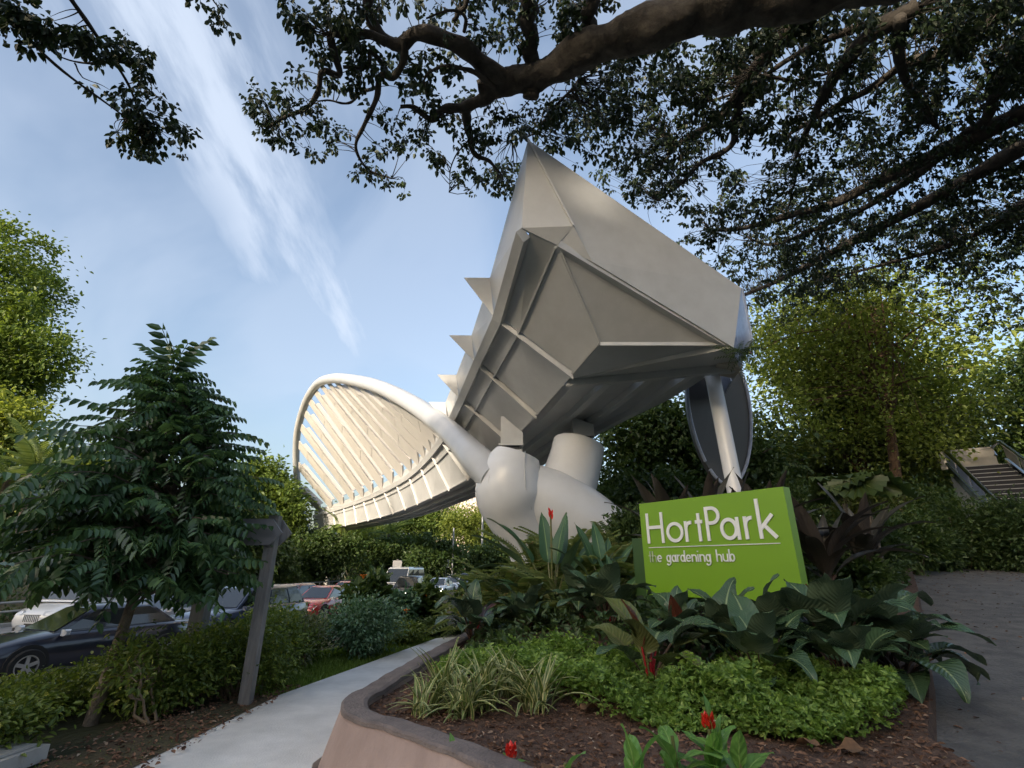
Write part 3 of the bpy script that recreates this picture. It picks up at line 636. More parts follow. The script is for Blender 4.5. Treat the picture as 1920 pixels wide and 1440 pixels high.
# ================================================================== LEFT SIDE POSTS
ps = thing('direction_sign_post', 'grey timber post with arrow-ended sign board seen from behind', 'sign post', (-3.28, 7.0, 0))
G().box((0, 0, 1.1), (.135, .12, 2.3)).build('post', 'wood', ps)
G().slab([(-.42, -.12, 1.86), (.02, -.12, 1.86), (.17, -.12, 2.02), (.02, -.12, 2.2), (-.42, -.12, 2.2)], (0, .04, 0)).build('sign_board', mat('sign_back', (.19, .19, .20), .6), ps)
G().slab([(-.42, .09, 1.86), (.06, .09, 1.86), (.21, .09, 2.02), (.06, .09, 2.2), (-.42, .09, 2.2)], (0, .04, 0)).build('sign_board', M['wood'], ps)
ps = thing('concrete_post', 'short weathered grey post with broken top among the hedge', 'post', (-4.75, 8.2, 0))
G().loft([[(a*.1, b*.1, z + .02*(a+b)*(z > 1)) for a, b in ((-1, -1), (1, -1), (1.0, 1), (-1, 1))] for z in (-.1, 1.30, 1.42)]).build('shaft', 'wood', ps)
G().box((.02, 0, 1.44), (.08, .12, .10), rz=.4).build('broken_cap', 'pale_concrete', ps)
ps = thing('concrete_slab', 'low pale concrete drain slab at the end of the hedge', 'slab', (-4.75, 4.95, 0))
G().slab([(-.9, -.45, 0), (.62, -.35, 0), (.66, .22, 0), (-.9, .36, 0)], (0, 0, .12)).build('cover', 'pale_concrete', ps)
G().slab([(-.9, -.40, .125), (.56, -.30, .125), (.60, .14, .125), (-.9, .28, .125)], (0, 0, .02)).build('lid', 'pale_concrete', ps)

# ================================================================== VEHICLES
def wheel_meshes():
    g = G(); a = np.linspace(0, 2*PI, 25)[:-1]
    prof = [(.22, -.10), (.31, -.11), (.335, -.08), (.335, .08), (.31, .11), (.22, .10)]
    g.loft([[(r*math.cos(t), y, r*math.sin(t)) for t in a] for r, y in prof], caps=False); ty = g.build('tyre', 'tyre', None, True)
    g = G(); g.loft([[(r*math.cos(t), y, r*math.sin(t)) for t in a] for r, y in ((.22, .06), (.215, .10), (.195, .10), (.19, .05))], caps=False)
    for k in range(5):
        t = 2*PI*k/5+.3; d = np.array([math.cos(t), 0, math.sin(t)]); g.bar(d*.03 + np.array([0, .075, 0]), d*.2 + np.array([0, .08, 0]), .07, .02, up=(0, 1, 0))
    g.tube([(0, .06, 0), (0, .1, 0)], .055, 12); ri = g.build('rim', 'rim', None, False)
    a_, b_ = ty.data, ri.data; bpy.data.objects.remove(ty); bpy.data.objects.remove(ri); return a_, b_
TYRE, RIM = wheel_meshes()
def car(name, label, loc, rz, paint, kind='sedan', lights=False, group='vehicles queuing on the road', roofc=None):
    r = thing(name, label, dict(van='van', suv='car', sedan='car')[kind], loc, rz, group)
    L, W, H = dict(sedan=(4.6, 1.78, 1.44), suv=(4.75, 1.86, 1.70), van=(5.2, 1.85, 2.25))[kind]; w = W/2; f = L/2
    if kind == 'sedan': prof = [(-f, .45, .78, .80), (-f+.12, .25, .92, .93), (-1.3, .2, .95, 1), (0, .19, .93, 1), (.95, .2, .93, 1), (1.5, .21, .86, .99), (f-.25, .24, .74, .93), (f-.04, .32, .62, .84), (f, .40, .55, .78)]; gl = (1.05, .22, -1.05, -1.75, .91, .80, .60)
    elif kind == 'suv': prof = [(-f, .5, .95, .84), (-f+.12, .3, 1.06, .94), (-1.3, .27, 1.08, 1), (0, .26, 1.06, 1), (.95, .26, 1.05, 1), (1.4, .27, 1.0, .99), (f-.25, .3, .92, .95), (f-.04, .38, .82, .88), (f, .48, .72, .82)]; gl = (1.15, .45, -1.75, -2.18, 1.03, .82, .66)
    else: prof = [(-f, .45, 1.15, .93), (-f+.1, .3, 1.2, .99), (-1.3, .25, 1.2, 1), (0, .25, 1.2, 1), (1.4, .26, 1.2, 1), (1.9, .27, 1.12, .98), (f-.25, .3, .98, .94), (f-.05, .38, .86, .9), (f, .46, .76, .85)]; gl = (1.98, 1.25, -2.42, -2.54, 1.17, .95, .84)
    rings = []
    for x, zl, zh, k in prof:
        q = w*k; half = [(.86*q, zl), (.985*q, zl+.10), (q, (zl+zh)/2), (.965*q, zh-.07), (.90*q, zh-.015), (.5*q, zh+.02)]
        rings.append([(x, a, b) for a, b in half] + [(x, -a, b) for a, b in half[::-1]])
    G().loft(rings).build('body', paint, r, True)
    xf0, xf1, xr1, xr0, zb, wb, wt = gl; zt = H-.03
    ring = lambda k0, k1, z, s: [(k0, -s, z), (k0, s, z), (k1, s, z), (k1, -s, z)]
    mid = lambda t: ring(xf0+(xf1-xf0)*t, xr0+(xr1-xr0)*t, zb+(zt-zb)*t, w*(wb+(wt-wb)*t*(.35+.65*t)))
    G().loft([mid(0), mid(.35), mid(.7), mid(.93), ring(xf1-.12, xr1+.1, H, w*wt*.86)]).build('cabin', roofc or paint, r, True)
    def pane(name_, pts, n): 
        P = np.array(pts); G().slab(P + np.array(n)*.012, np.array(n)*.008).build(name_, 'glass', r)
    X = lambda t: xf0+(xf1-xf0)*t; XR = lambda t: xr0+(xr1-xr0)*t; ZZ = lambda t: zb+(zt-zb)*t; WW = lambda t: w*(wb+(wt-wb)*t*(.35+.65*t))
    pane('windscreen', [(X(.06), -WW(.06)*.93, ZZ(.06)), (X(.06), WW(.06)*.93, ZZ(.06)), (X(.9), WW(.9)*.93, ZZ(.9)), (X(.9), -WW(.9)*.93, ZZ(.9))], unit([zt-zb, 0, xf0-xf1]))
    pane('rear_window', [(XR(.1), -WW(.1)*.9, ZZ(.1)), (XR(.88), -WW(.88)*.9, ZZ(.88)), (XR(.88), WW(.88)*.9, ZZ(.88)), (XR(.1), WW(.1)*.9, ZZ(.1))], unit([-(zt-zb), 0, max(.05, xr1-xr0)]))
    cuts = [(0, .50), (.53, 1)] if kind == 'sedan' else ([(0, .38), (.41, .74), (.77, 1)] if kind == 'suv' else [(0, .28), (.31, .62), (.65, 1)])
    for s in (-1, 1):
        for c0, c1 in cuts:
            def q(c, t): x0 = X(t)-.12; x1 = XR(t)+.12; return (x0+(x1-x0)*c, s*WW(t), ZZ(t))
            pts = [q(c0, .08), q(c1, .08), q(c1, .5), q(c1, .86), q(c0, .86), q(c0, .5)]
            pane('side_window', pts if s < 0 else pts[::-1], (0, s*1., .35))
        wr = .335 if kind == 'sedan' else .37
        for x in (f-.85, -f+.88):
            wh = bpy.data.objects.new('wheel', None); col.objects.link(wh); wh.parent = r; wh.location = (x, s*(w-.055), wr); wh.rotation_euler = (0, 0, 0 if s > 0 else PI); wh.scale = (wr/.335,)*3
            inst(TYRE, 'tyre', wh); inst(RIM, 'rim', wh)
            G().tube([(x, s*(w-.30), wr+.02), (x, s*(w+.004), wr+.02)], wr+.06, 24).build('wheel_arch', 'tyre', r)
        zh = prof[-3][2]; hz = zh-.09; x0 = f-.06
        G().slab([(x0-.02, s*w*.84, hz-.1), (x0+.03, s*w*.48, hz-.1), (x0-.03, s*w*.46, hz+.03), (x0-.26, s*w*.90, hz+.05)], (.05, 0, .0)).build('headlight', 'lampon' if lights else 'lamp', r)
        G().box((-f+.03, s*w*.72, prof[1][2]-.14), (.08, .3, .13)).build('tail_light', 'tail', r)
        g = G(); g.loft([[(xf0-.12+a, s*(w*.95+b), zb+.02+c) for a, b, c in ((-.05*k, .0, -.05*k), (.06*k, 0, -.05*k), (.06*k, 0, .06*k), (-.05*k, 0, .06*k))] for k, b in ((.5, 0),)] + [[(xf0-.12+a, s*(w*.95+bb), zb+.02+c) for a, c in ((-.06*k, -.06*k), (.07*k, -.06*k), (.07*k, .07*k), (-.06*k, .07*k))] for k, bb in ((1, .08), (1, .2), (.6, .24))]); g.build('mirror', paint if kind != 'sedan' else 'silver', r, True)
    g = G(); zg = prof[-2][2]-.2
    for k in range(9): g.box((f-.01, (k-4)*.075, zg+.03), (.05, .03, .2))
    g.box((f-.03, 0, zg+.03), (.05, .72, .24), 1); g.build('grille', ['chrome', 'dark'], r)
    G().box((f+.015, 0, zg-.17), (.02, .42, .11)).build('number_plate', 'plate_black', r)
    G().box((f-.05, 0, zg-.30), (.1, W*.72, .1)).build('lower_intake', 'dark', r)
    return r
def lane_dir(y): return math.atan2(-1, -(kerb_x(y+1)-kerb_x(y-1))/2)
def cpx(u, v, y): p = at(u, v, y); return (p[0], p[1], -.745)
RZ = -.745
car('parked_car', 'dark navy sedan with silver mirror just beyond the hedge', (-10.55, 13.5, RZ), -PI/2-.42, 'navy', 'sedan')
car('minibus', 'white minibus half hidden behind the conical tree', cpx(215, 1090, 20.5), lane_dir(20)-.1, 'carwhite', 'van')
car('silver_car', 'silver grey sedan behind the short broken post', cpx(318, 1140, 19.5), lane_dir(19)-.1, 'silver', 'sedan')
car('dark_estate_car', 'dark blue sport utility car with chrome slatted grille', cpx(460, 1130, 18.6), lane_dir(18)-.16, 'bluegrey', 'suv')
car('maroon_car', 'dark maroon sedan in the far lane beyond the bright red car', cpx(551, 1105, 28.5), lane_dir(28)-.12, 'maroon', 'sedan')
car('red_car', 'bright red sedan just behind the dark blue sport utility car', cpx(607, 1120, 25.5), lane_dir(25)-.05, 'red', 'sedan')
car('white_van', 'white high-roof van with dark windscreen', cpx(757, 1085, 40), lane_dir(40), 'carwhite', 'van')
car('black_suv', 'black sport utility car with lit headlights beside the white van', cpx(769, 1090, 35), lane_dir(35), 'black', 'suv', True)
car('white_car', 'white sedan with lit headlights behind the black sport utility car', cpx(824, 1090, 42), lane_dir(42), 'carwhite', 'sedan', True)
car('white_car', 'white sedan beside the grey-black sport utility car farther back', cpx(851, 1085, 48), lane_dir(48), 'carwhite', 'sedan')
car('silver_car', 'pale silver sedan farthest back in the traffic queue', cpx(846, 1075, 58), lane_dir(58), 'silver', 'sedan')
car('grey_suv', 'grey-black sport utility car at the back near the ferns', cpx(880, 1078, 50), lane_dir(50), 'bluegrey', 'suv')
car('red_car', 'red car glimpsed through bushes ahead of the white van', cpx(652, 1110, 33), lane_dir(33), 'red', 'sedan')
car('white_car', 'white car glimpsed through bushes between red car and white van', cpx(692, 1095, 37), lane_dir(37), 'carwhite', 'sedan')

# ================================================================== OVERHANGING RAIN TREE
CAN = 14.0
def canp(u, v, z=CAN): return onz(u, v, z)
rt = thing('rain_tree', 'huge rain tree spreading dark limbs and fine leaves overhead', 'tree', (14.0, -5.0, .15))
ro = np.array(rt.location)
rr = np.random.default_rng(11); gb = G(); BR = []          # BR: points where twigs may start
def branch(px, w0, w1, z=CAN, z1=None, wob=.5, k=8):
    z1 = z if z1 is None else z1; n = len(px)
    P = np.array([canp(u, v, z+(z1-z)*i/(n-1)) for i, (u, v) in enumerate(px)]); Q = smooth_path(P, max(8, n*(5 if k < 12 else 12)))
    q = np.linspace(0, 1, len(Q)); Q = Q + np.stack([np.sin(q*17+w0*9), np.cos(q*13+px[0][0]), np.sin(q*21+px[0][1])], -1)*w1*wob
    R = (w0+(w1-w0)*q)*(1+.10*np.sin(q*37+px[0][1])); gb.tube(Q - ro, R, k, cap=True); BR.extend([(p, r) for p, r in zip(Q[1:], R[1:])]); return Q
# trunk out of frame on the right, main limb reaching over the entrance
limb0 = canp(1700, -75, 13.6)
gb.tube(np.array([(14, -5, .0), (13.8, -4.6, 2.5), (13.2, -3.8, 6), (11.9, -1.8, 9.5), (10.3, .8, 12.0), tuple(limb0)]) - ro, [1.35, 1.1, 1.0, .88, .78, .68], 18)
branch([(1700, -75), (1500, -25), (1350, 15), (1210, 52), (1100, 92), (1010, 138), (940, 165), (905, 178)], .68, .30, 13.6, 13.9, .15, 28)
_v = gb.V[-2] if False else gb.V[-1]; _w = _v + 3.0
_v += .055*np.stack([np.sin(_w[:, 1]*5.1+_w[:, 2]*7.3)*np.sin(_w[:, 0]*3.3), np.sin(_w[:, 0]*4.7+_w[:, 1]*8.1), np.sin(_w[:, 0]*6.3)*np.cos(_w[:, 1]*5.7)], -1) + rr.normal(0, .012, _v.shape)
branch([(1010, 138), (997, 165), (995, 185)], .30, .22, 13.8, 13.4, 0)
branch([(960, 148), (905, 118), (840, 78), (785, 62), (735, 80), (712, 72), (700, 45), (692, -30)], .26, .12, 13.9, 14.6)
branch([(722, 78), (690, 62), (655, 68), (623, 66), (626, 100), (634, 140), (608, 132), (598, 170), (572, 205), (530, 222), (505, 235)], .12, .04, 14.0, 13.6)
branch([(940, 165), (905, 185), (868, 202), (835, 205), (810, 222), (775, 203), (752, 200)], .20, .05, 13.9, 13.4)
branch([(872, 205), (880, 250), (889, 286), (915, 302), (940, 325)], .15, .03, 13.9, 13.2)
branch([(757, 72), (756, 118), (731, 146), (716, 120), (694, 94), (688, 125), (645, 126)], .11, .04, 14.1, 13.7)
branch([(731, 146), (716, 140), (708, 180), (682, 235), (669, 285), (690, 318), (735, 335)], .09, .025, 14, 13.4)
branch([(706, 165), (680, 172), (650, 195), (620, 188), (598, 190)], .05, .02, 14, 13.6)
branch([(995, 125), (992, 60), (994, -30)], .20, .18, 14.0, 14.6)
branch([(1100, 92), (1105, 40), (1112, -30)], .18, .16, 14.0, 14.6)
branch([(930, 165), (875, 130), (830, 125), (795, 150), (800, 175)], .08, .02, 13.7, 13.3)
branch([(880, 260), (850, 300), (842, 360)], .03, .01, 13.4, 13)
branch([(1095, 120), (1085, 150), (1040, 200), (1000, 250), (960, 265)], .05, .02, 14.2, 14.2)
branch([(850, 40), (870, 10), (900, -30)], .06, .06, 14.4, 14.8)
branch([(870, 60), (872, 30), (840, 20), (800, 35)], .05, .02, 14.2, 14.0)
# the great branches on the right
branch([(2100, 130), (1920, 215), (1800, 265), (1650, 340), (1550, 385), (1480, 405), (1400, 425), (1330, 432)], .34, .07, 14.6, 15.2)
branch([(1800, 265), (1700, 340), (1600, 400), (1500, 440), (1440, 460), (1410, 450)], .17, .05, 14.8, 15.4)
branch([(2100, 190), (1920, 275), (1790, 350), (1650, 425), (1530, 490), (1400, 552), (1340, 575)], .30, .06, 14.6, 15.4)
branch([(1560, -10), (1480, 60), (1412, 130), (1385, 175), (1330, 235), (1262, 275)], .28, .06, 14.8, 15.2)
branch([(1395, 165), (1378, 225), (1372, 270), (1310, 310), (1270, 350), (1235, 375)], .14, .04, 15, 15.3)
branch([(1720, 10), (1640, 60), (1580, 120), (1545, 180), (1510, 250), (1490, 300)], .24, .05, 14.8, 15.3)
branch([(1690, 30), (1560, 70), (1480, 110), (1400, 165), (1330, 190)], .12, .03, 15, 15.5)
branch([(1685, 30), (1688, 120), (1735, 205), (1760, 240)], .15, .06, 14.6, 15)
branch([(1960, -40), (1880, 20), (1790, 90), (1700, 120), (1640, 160), (1560, 205), (1480, 250)], .2, .05, 15, 15.4)
branch([(2000, 20), (1920, 95), (1865, 180), (1830, 240), (1790, 268)], .24, .12, 14.8, 14.8)
branch([(2050, 300), (1920, 380), (1850, 430), (1750, 470), (1640, 500), (1560, 520)], .18, .05, 14.8, 15.4)
branch([(1500, 290), (1490, 340), (1475, 400)], .05, .03, 15, 15.3); branch([(1420, 140), (1500, 150), (1580, 130)], .06, .03, 15, 15.3)
# sprigs hanging in at the upper left, on a bough that reaches past the left of the frame
branch([(905, -60), (600, -110), (300, -120), (60, -160), (-150, -180)], .3, .12, 14.6, 13.6)
branch([(60, -160), (110, -40), (165, 45), (215, 115), (245, 170), (265, 220)], .07, .02, 13.4, 12.6)
branch([(-150, -180), (-60, -60), (10, 20), (70, 90), (150, 158), (240, 222)], .06, .02, 13.0, 12.6)
branch([(245, 118), (195, 115), (150, 118), (112, 106)], .04, .015, 12.9, 12.8); branch([(140, 118), (155, 145), (178, 155)], .02, .008, 12.8, 12.7)
branch([(390, -60), (400, 0), (415, 22)], .03, .012, 13.6, 13.2)
# sprays: each sits on its own twig from the nearest branch
SPR = [sprayT(13, s, .62, .5, .40) for s in range(6)]
BP = np.array([b[0] for b in BR]); BRr = np.array([b[1] for b in BR])
pts = []
def inpoly(P, poly):
    poly = np.asarray(poly, float); x, y = P[:, 0], P[:, 1]; c = np.zeros(len(P), bool); j = len(poly)-1
    for i in range(len(poly)):
        xi, yi = poly[i]; xj, yj = poly[j]; hit = ((yi > y) != (yj > y)) & (x < (xj-xi)*(y-yi)/(yj-yi+1e-9)+xi); c ^= hit; j = i
    return c
def region(poly, n, z0, z1, clus=3):
    poly = np.asarray(poly, float); lo, hi = poly.min(0), poly.max(0); q = rr.uniform(lo, hi, (n*5, 2)); q = q[inpoly(q, poly)][:max(1, n//clus)]
    for u, v in q:
        z = rr.uniform(z0, z1)
        for _ in range(clus):
            p = canp(u+rr.normal(0, 13), v+rr.normal(0, 13), z); pts.append(p + rr.normal(0, .12, 3))
region([(1180, 60), (1560, 10), (1960, -60), (2100, 100), (2100, 420), (1960, 480), (1700, 520), (1500, 560), (1400, 540), (1300, 460), (1180, 360), (1060, 280), (1050, 200)], 2900, 14.2, 17)
region([(1450, 400), (1960, 380), (2050, 600), (1850, 640), (1700, 560), (1560, 600), (1440, 640), (1400, 540)], 900, 14.4, 17)
region([(900, 200), (1050, 190), (1060, 290), (985, 270), (960, 360), (930, 330)], 60, 13.4, 15.5)
region([(700, -40), (1180, -60), (1100, 70), (1000, 100), (860, 40), (720, 40)], 150, 14, 16.5)
region([(520, -40), (700, -40), (680, 60), (560, 20)], 30, 14, 15)
region([(690, 60), (900, 80), (880, 200), (760, 180), (700, 140)], 54, 13.5, 15)
for u, v, n in ((483, 190, 9), (500, 225, 6), (520, 260, 6), (535, 165, 3), (562, 145, 3), (585, 190, 5), (600, 235, 6), (620, 265, 4), (585, 275, 5), (565, 35, 6), (580, 55, 7), (600, 100, 5), (640, 30, 6), (650, 60, 5), (665, 90, 3), (625, 150, 4), (660, 155, 4), (678, 120, 4),
                (688, 325, 5), (735, 345, 4), (705, 300, 3), (745, 265, 4), (730, 275, 3), (790, 255, 6), (800, 225, 4), (815, 290, 5), (860, 280, 3), (880, 320, 6), (895, 335, 4), (925, 270, 4), (930, 340, 4), (952, 330, 3), (950, 355, 3), (760, 225, 3), (845, 230, 4), (820, 195, 5), (900, 245, 4), (720, 215, 3), (640, 240, 3), (530, 200, 4), (870, 315, 3), (555, 245, 3), (975, 250, 5)):
    for _ in range(int(n*1.15+.5)): pts.append(canp(u+rr.normal(0, 11), v+rr.normal(0, 11), rr.uniform(13.3, 14.2)))
for u, v, n, z in ((20, 15, 10, 12.8), (35, 30, 10, 12.8), (75, 45, 12, 12.9), (95, 60, 8, 12.9), (3, 40, 4, 12.8), (60, 65, 4, 12.9), (140, 55, 8, 12.9), (160, 80, 8, 12.9), (175, 105, 5, 12.9), (230, 85, 8, 12.9), (262, 105, 8, 12.8), (265, 130, 4, 12.8), (275, 150, 4, 12.7), (225, 175, 3, 12.7), (240, 190, 6, 12.6), (265, 205, 10, 12.6), (280, 180, 4, 12.6), (260, 235, 10, 12.5), (285, 240, 8, 12.5), (320, 215, 4, 12.5), (340, 245, 5, 12.5), (225, 260, 5, 12.4), (260, 275, 8, 12.4), (295, 270, 5, 12.4), (330, 260, 4, 12.5), (165, 160, 2, 12.8), (410, 25, 5, 13.2), (430, 40, 2, 13.1), (375, 2, 3, 13.3)):
    for _ in range(int(n*.95)): pts.append(canp(u+rr.normal(0, 11), v+rr.normal(0, 11), z+rr.normal(0, .15)))
# canopy beyond the frame
for _ in range(260):
    p = np.array([rr.uniform(0, 30), rr.uniform(-16, 7), rr.uniform(14, 18)]); pts.append(p)
pts = np.array(pts); 
nn = []
for p in pts:
    d2 = ((BP-p)**2).sum(1); k = int(d2.argmin()); d = math.sqrt(d2[k]); nn.append(d)
    if d < 2.8 and d > .25:
        s = BP[k]; mid = (s+p)/2 + rr.normal(0, .2*d, 3) + np.array([0, 0, .08*d])
        _t = np.linspace(0, 1, 6)[:, None]; gb.tube((1-_t)**2*s + 2*_t*(1-_t)*mid + _t*_t*p - ro, np.array([.016, .014, .011, .009, .007, .004]), 4, cap=False)
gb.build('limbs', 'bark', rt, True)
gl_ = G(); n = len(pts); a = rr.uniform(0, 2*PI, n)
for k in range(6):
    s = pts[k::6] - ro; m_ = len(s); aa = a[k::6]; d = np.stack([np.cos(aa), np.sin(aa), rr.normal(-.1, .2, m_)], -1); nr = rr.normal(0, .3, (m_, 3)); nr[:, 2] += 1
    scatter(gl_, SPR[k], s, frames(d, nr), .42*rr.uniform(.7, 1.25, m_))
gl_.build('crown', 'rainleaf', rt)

# ================================================================== TREES OF THE PARK AND STREET
def gz(x, y): return float(terr(np.array(float(x)), np.array(float(y))))
def crown_px(u0, u1, v0, v1, y, dy=None):
    a, b = at(u0, (v0+v1)/2, y), at(u1, (v0+v1)/2, y); t, m = at((u0+u1)/2, v0, y), at((u0+u1)/2, v1, y)
    rx = abs(b[0]-a[0])/2; rz = abs(t[2]-m[2])/2; return (np.array([(a[0]+b[0])/2, y, (t[2]+m[2])/2]), (rx, dy or min(rx, rz)*1.0, rz))
def ptree(name, label, boxes, y, leaf, nleaf, ls, seed, nclump=40, tr=.26, bark='bark2', sig=.16, trunk_u=None, group='trees around the road and park', T=leafT(.62, .18, .2), limbs=16, **kw):
    nleaf = int(nleaf*1.35); ls *= 1.3
    cr = [crown_px(*b, y+(b[4] if len(b) > 4 else 0)) if len(b) <= 4 else crown_px(b[0], b[1], b[2], b[3], y+b[4]) for b in boxes]
    c0 = cr[0][0]; x = c0[0] if trunk_u is None else at(trunk_u, 1050, y)[0]; z = gz(x, y)
    return tree(name, label, 'tree', (x, y, z), (c0[0], y, c0[2]+cr[0][1][2]*.1), tr, cr, nclump, nleaf, ls, leaf, bark, group, seed, T, sig, limbs, **kw)
# left
ptree('street_tree', 'tall sunlit tree with billowing crown beyond the road, beside palms', [(-160, 100, 420, 620), (-150, 110, 560, 740), (-60, 120, 620, 720), (-160, 60, 640, 800)], 46, 'sunleaf', 24000, .34, 3, 130, .6, sig=.11)
ptree('street_tree', 'bright yellow-green rounded tree below the tall sunlit tree', [(-100, 62, 735, 860), (-80, 50, 800, 900)], 40, 'yellowleaf', 5000, .36, 4, 40, .35)
ptree('street_tree', 'rounded olive tree standing between conical tree and white arch', [(440, 560, 862, 960), (470, 570, 900, 1000)], 60, 'sunleaf', 6500, .42, 5, 55, .5, sig=.15)
ptree('street_tree', 'dark low-branching tree behind the conical tree', [(250, 470, 930, 1060), (330, 520, 960, 1080)], 38, 'midleaf', 6000, .34, 6, 50, .35)
ptree('street_tree', 'sunlit yellow tree glimpsed through the conical tree', [(60, 330, 850, 1000)], 52, 'yellowleaf', 5500, .42, 7, 50, .4)
ptree('street_tree', 'wide green tree by the road behind the white minibus', [(-150, 120, 880, 1050)], 34, 'midleaf', 5000, .34, 8, 45, .4)
# behind and under the bridge
far = [((545, 660, 990, 1075), 52, 'midleaf', 'dark spreading tree under the far foot of the arch'), ((640, 740, 965, 1060), 72, 'yellowleaf', 'bright lit tree under the middle of the bridge'),
       ((690, 780, 1000, 1080), 60, 'midleaf', 'mid green tree behind the white high-roof van'), ((775, 845, 1005, 1075), 56, 'midleaf', 'dark rounded tree behind the white sedans'),
       ((740, 860, 935, 1010), 95, 'sunleaf', 'broad sunlit umbrella tree beneath the deck'), ((830, 960, 945, 1030), 88, 'yellowleaf', 'broad golden tree crown left of the pier'),
       ((600, 720, 950, 1030), 100, 'sunleaf', 'sunlit umbrella tree far behind the arch foot'), ((860, 990, 1005, 1080), 66, 'midleaf', 'green tree behind the ferns left of the pier'),
       ((500, 600, 985, 1080), 66, 'midleaf', 'green tree far behind the maroon sedan'), ((430, 540, 1000, 1085), 46, 'darkleaf', 'dark shrubby tree behind the arrow-ended sign post')]
for k, (b, y, lf, lab) in enumerate(far): ptree('street_tree', lab, [b, (b[0]-12, b[1]-20, b[2]+25, b[3]+12), (b[0]+25, b[1]+15, b[2]+12, b[3]+10)], y, lf, 8500, .27 if y < 80 else .36, 20+k, 80, .35, sig=.13)
# right
ptree('shade_tree', 'many-limbed tree with golden backlit leaves right of the bridge', [(1440, 1840, 480, 700), (1420, 1700, 620, 800), (1640, 1850, 640, 830), (1420, 1560, 560, 860), (1560, 1830, 770, 880)], 25, 'yellowleaf', 10500, .17, 31, 150, .27, 'bark3', .15, 1705, limbs=44, lr=.075)
ptree('shade_tree', 'olive layered tree crowding behind the golden many-limbed tree', [(1400, 1880, 700, 880), (1430, 1650, 560, 760), (1560, 1800, 760, 900)], 29, 'oliveleaf', 12000, .24, 32, 110, .4, 'bark3', .14, 1600, limbs=40)
ptree('shade_tree', 'bright green tree above the escalator on the right', [(1840, 2080, 740, 870), (1880, 2080, 640, 760)], 30, 'midleaf', 6000, .26, 33, 50, .35)
ptree('shade_tree', 'dense dark tree under the deck behind the pier', [(1120, 1310, 760, 900), (1130, 1300, 860, 1000)], 26, 'midleaf', 12000, .22, 34, 80, .35, sig=.17)
ptree('shade_tree', 'dark foliage tree behind the green sign', [(1150, 1330, 900, 1040)], 22, 'darkleaf', 7000, .2, 35, 50, .25)
ptree('shade_tree', 'deep green tree filling behind the curved stair wall', [(1260, 1480, 780, 960)], 27, 'darkleaf', 7000, .24, 36, 50, .3)
ptree('shade_tree', 'pale yellow tree far behind the olive layered tree', [(1420, 1900, 560, 860)], 42, 'yellowleaf', 6000, .42, 37, 60, .5)
ptree('shade_tree', 'low olive tree closing the gap behind the bronze rosettes', [(1400, 1680, 800, 980)], 34, 'oliveleaf', 8000, .28, 38, 60, .3)
ptree('shade_tree', 'low mixed tree closing the gap left of the escalator', [(1640, 1900, 820, 980)], 36, 'midleaf', 8000, .28, 39, 60, .3)
ptree('shade_tree', 'high dark tree at the top of the escalator', [(1820, 2100, 780, 960)], 40, 'midleaf', 7000, .32, 40, 50, .3)
# unseen tall trees added behind the viewer to keep the entrance in shade
for k in range(22):
    x = -112 + 6.4*k; y = -70 - 9*math.sin(k*1.9); h = 17 + 2.5*math.sin(k*2.7); b = gz(x, y)
    tree('unseen_shading_tree', 'unseen tall dense tree added on the hill behind the park entrance for shade', 'tree', (x, y, b), (x, y, b+h*.6), .45, [((x, y, b+h*.66), (6.0, 6.0, h*.34)), ((x+1, y, b+h*.36), (5.5, 5.5, h*.30))], 60, 1600, 1.8, 'darkleaf', 'bark2', 'unseen trees added behind the entrance for shade', 60+k, ROUND, .2, 8)

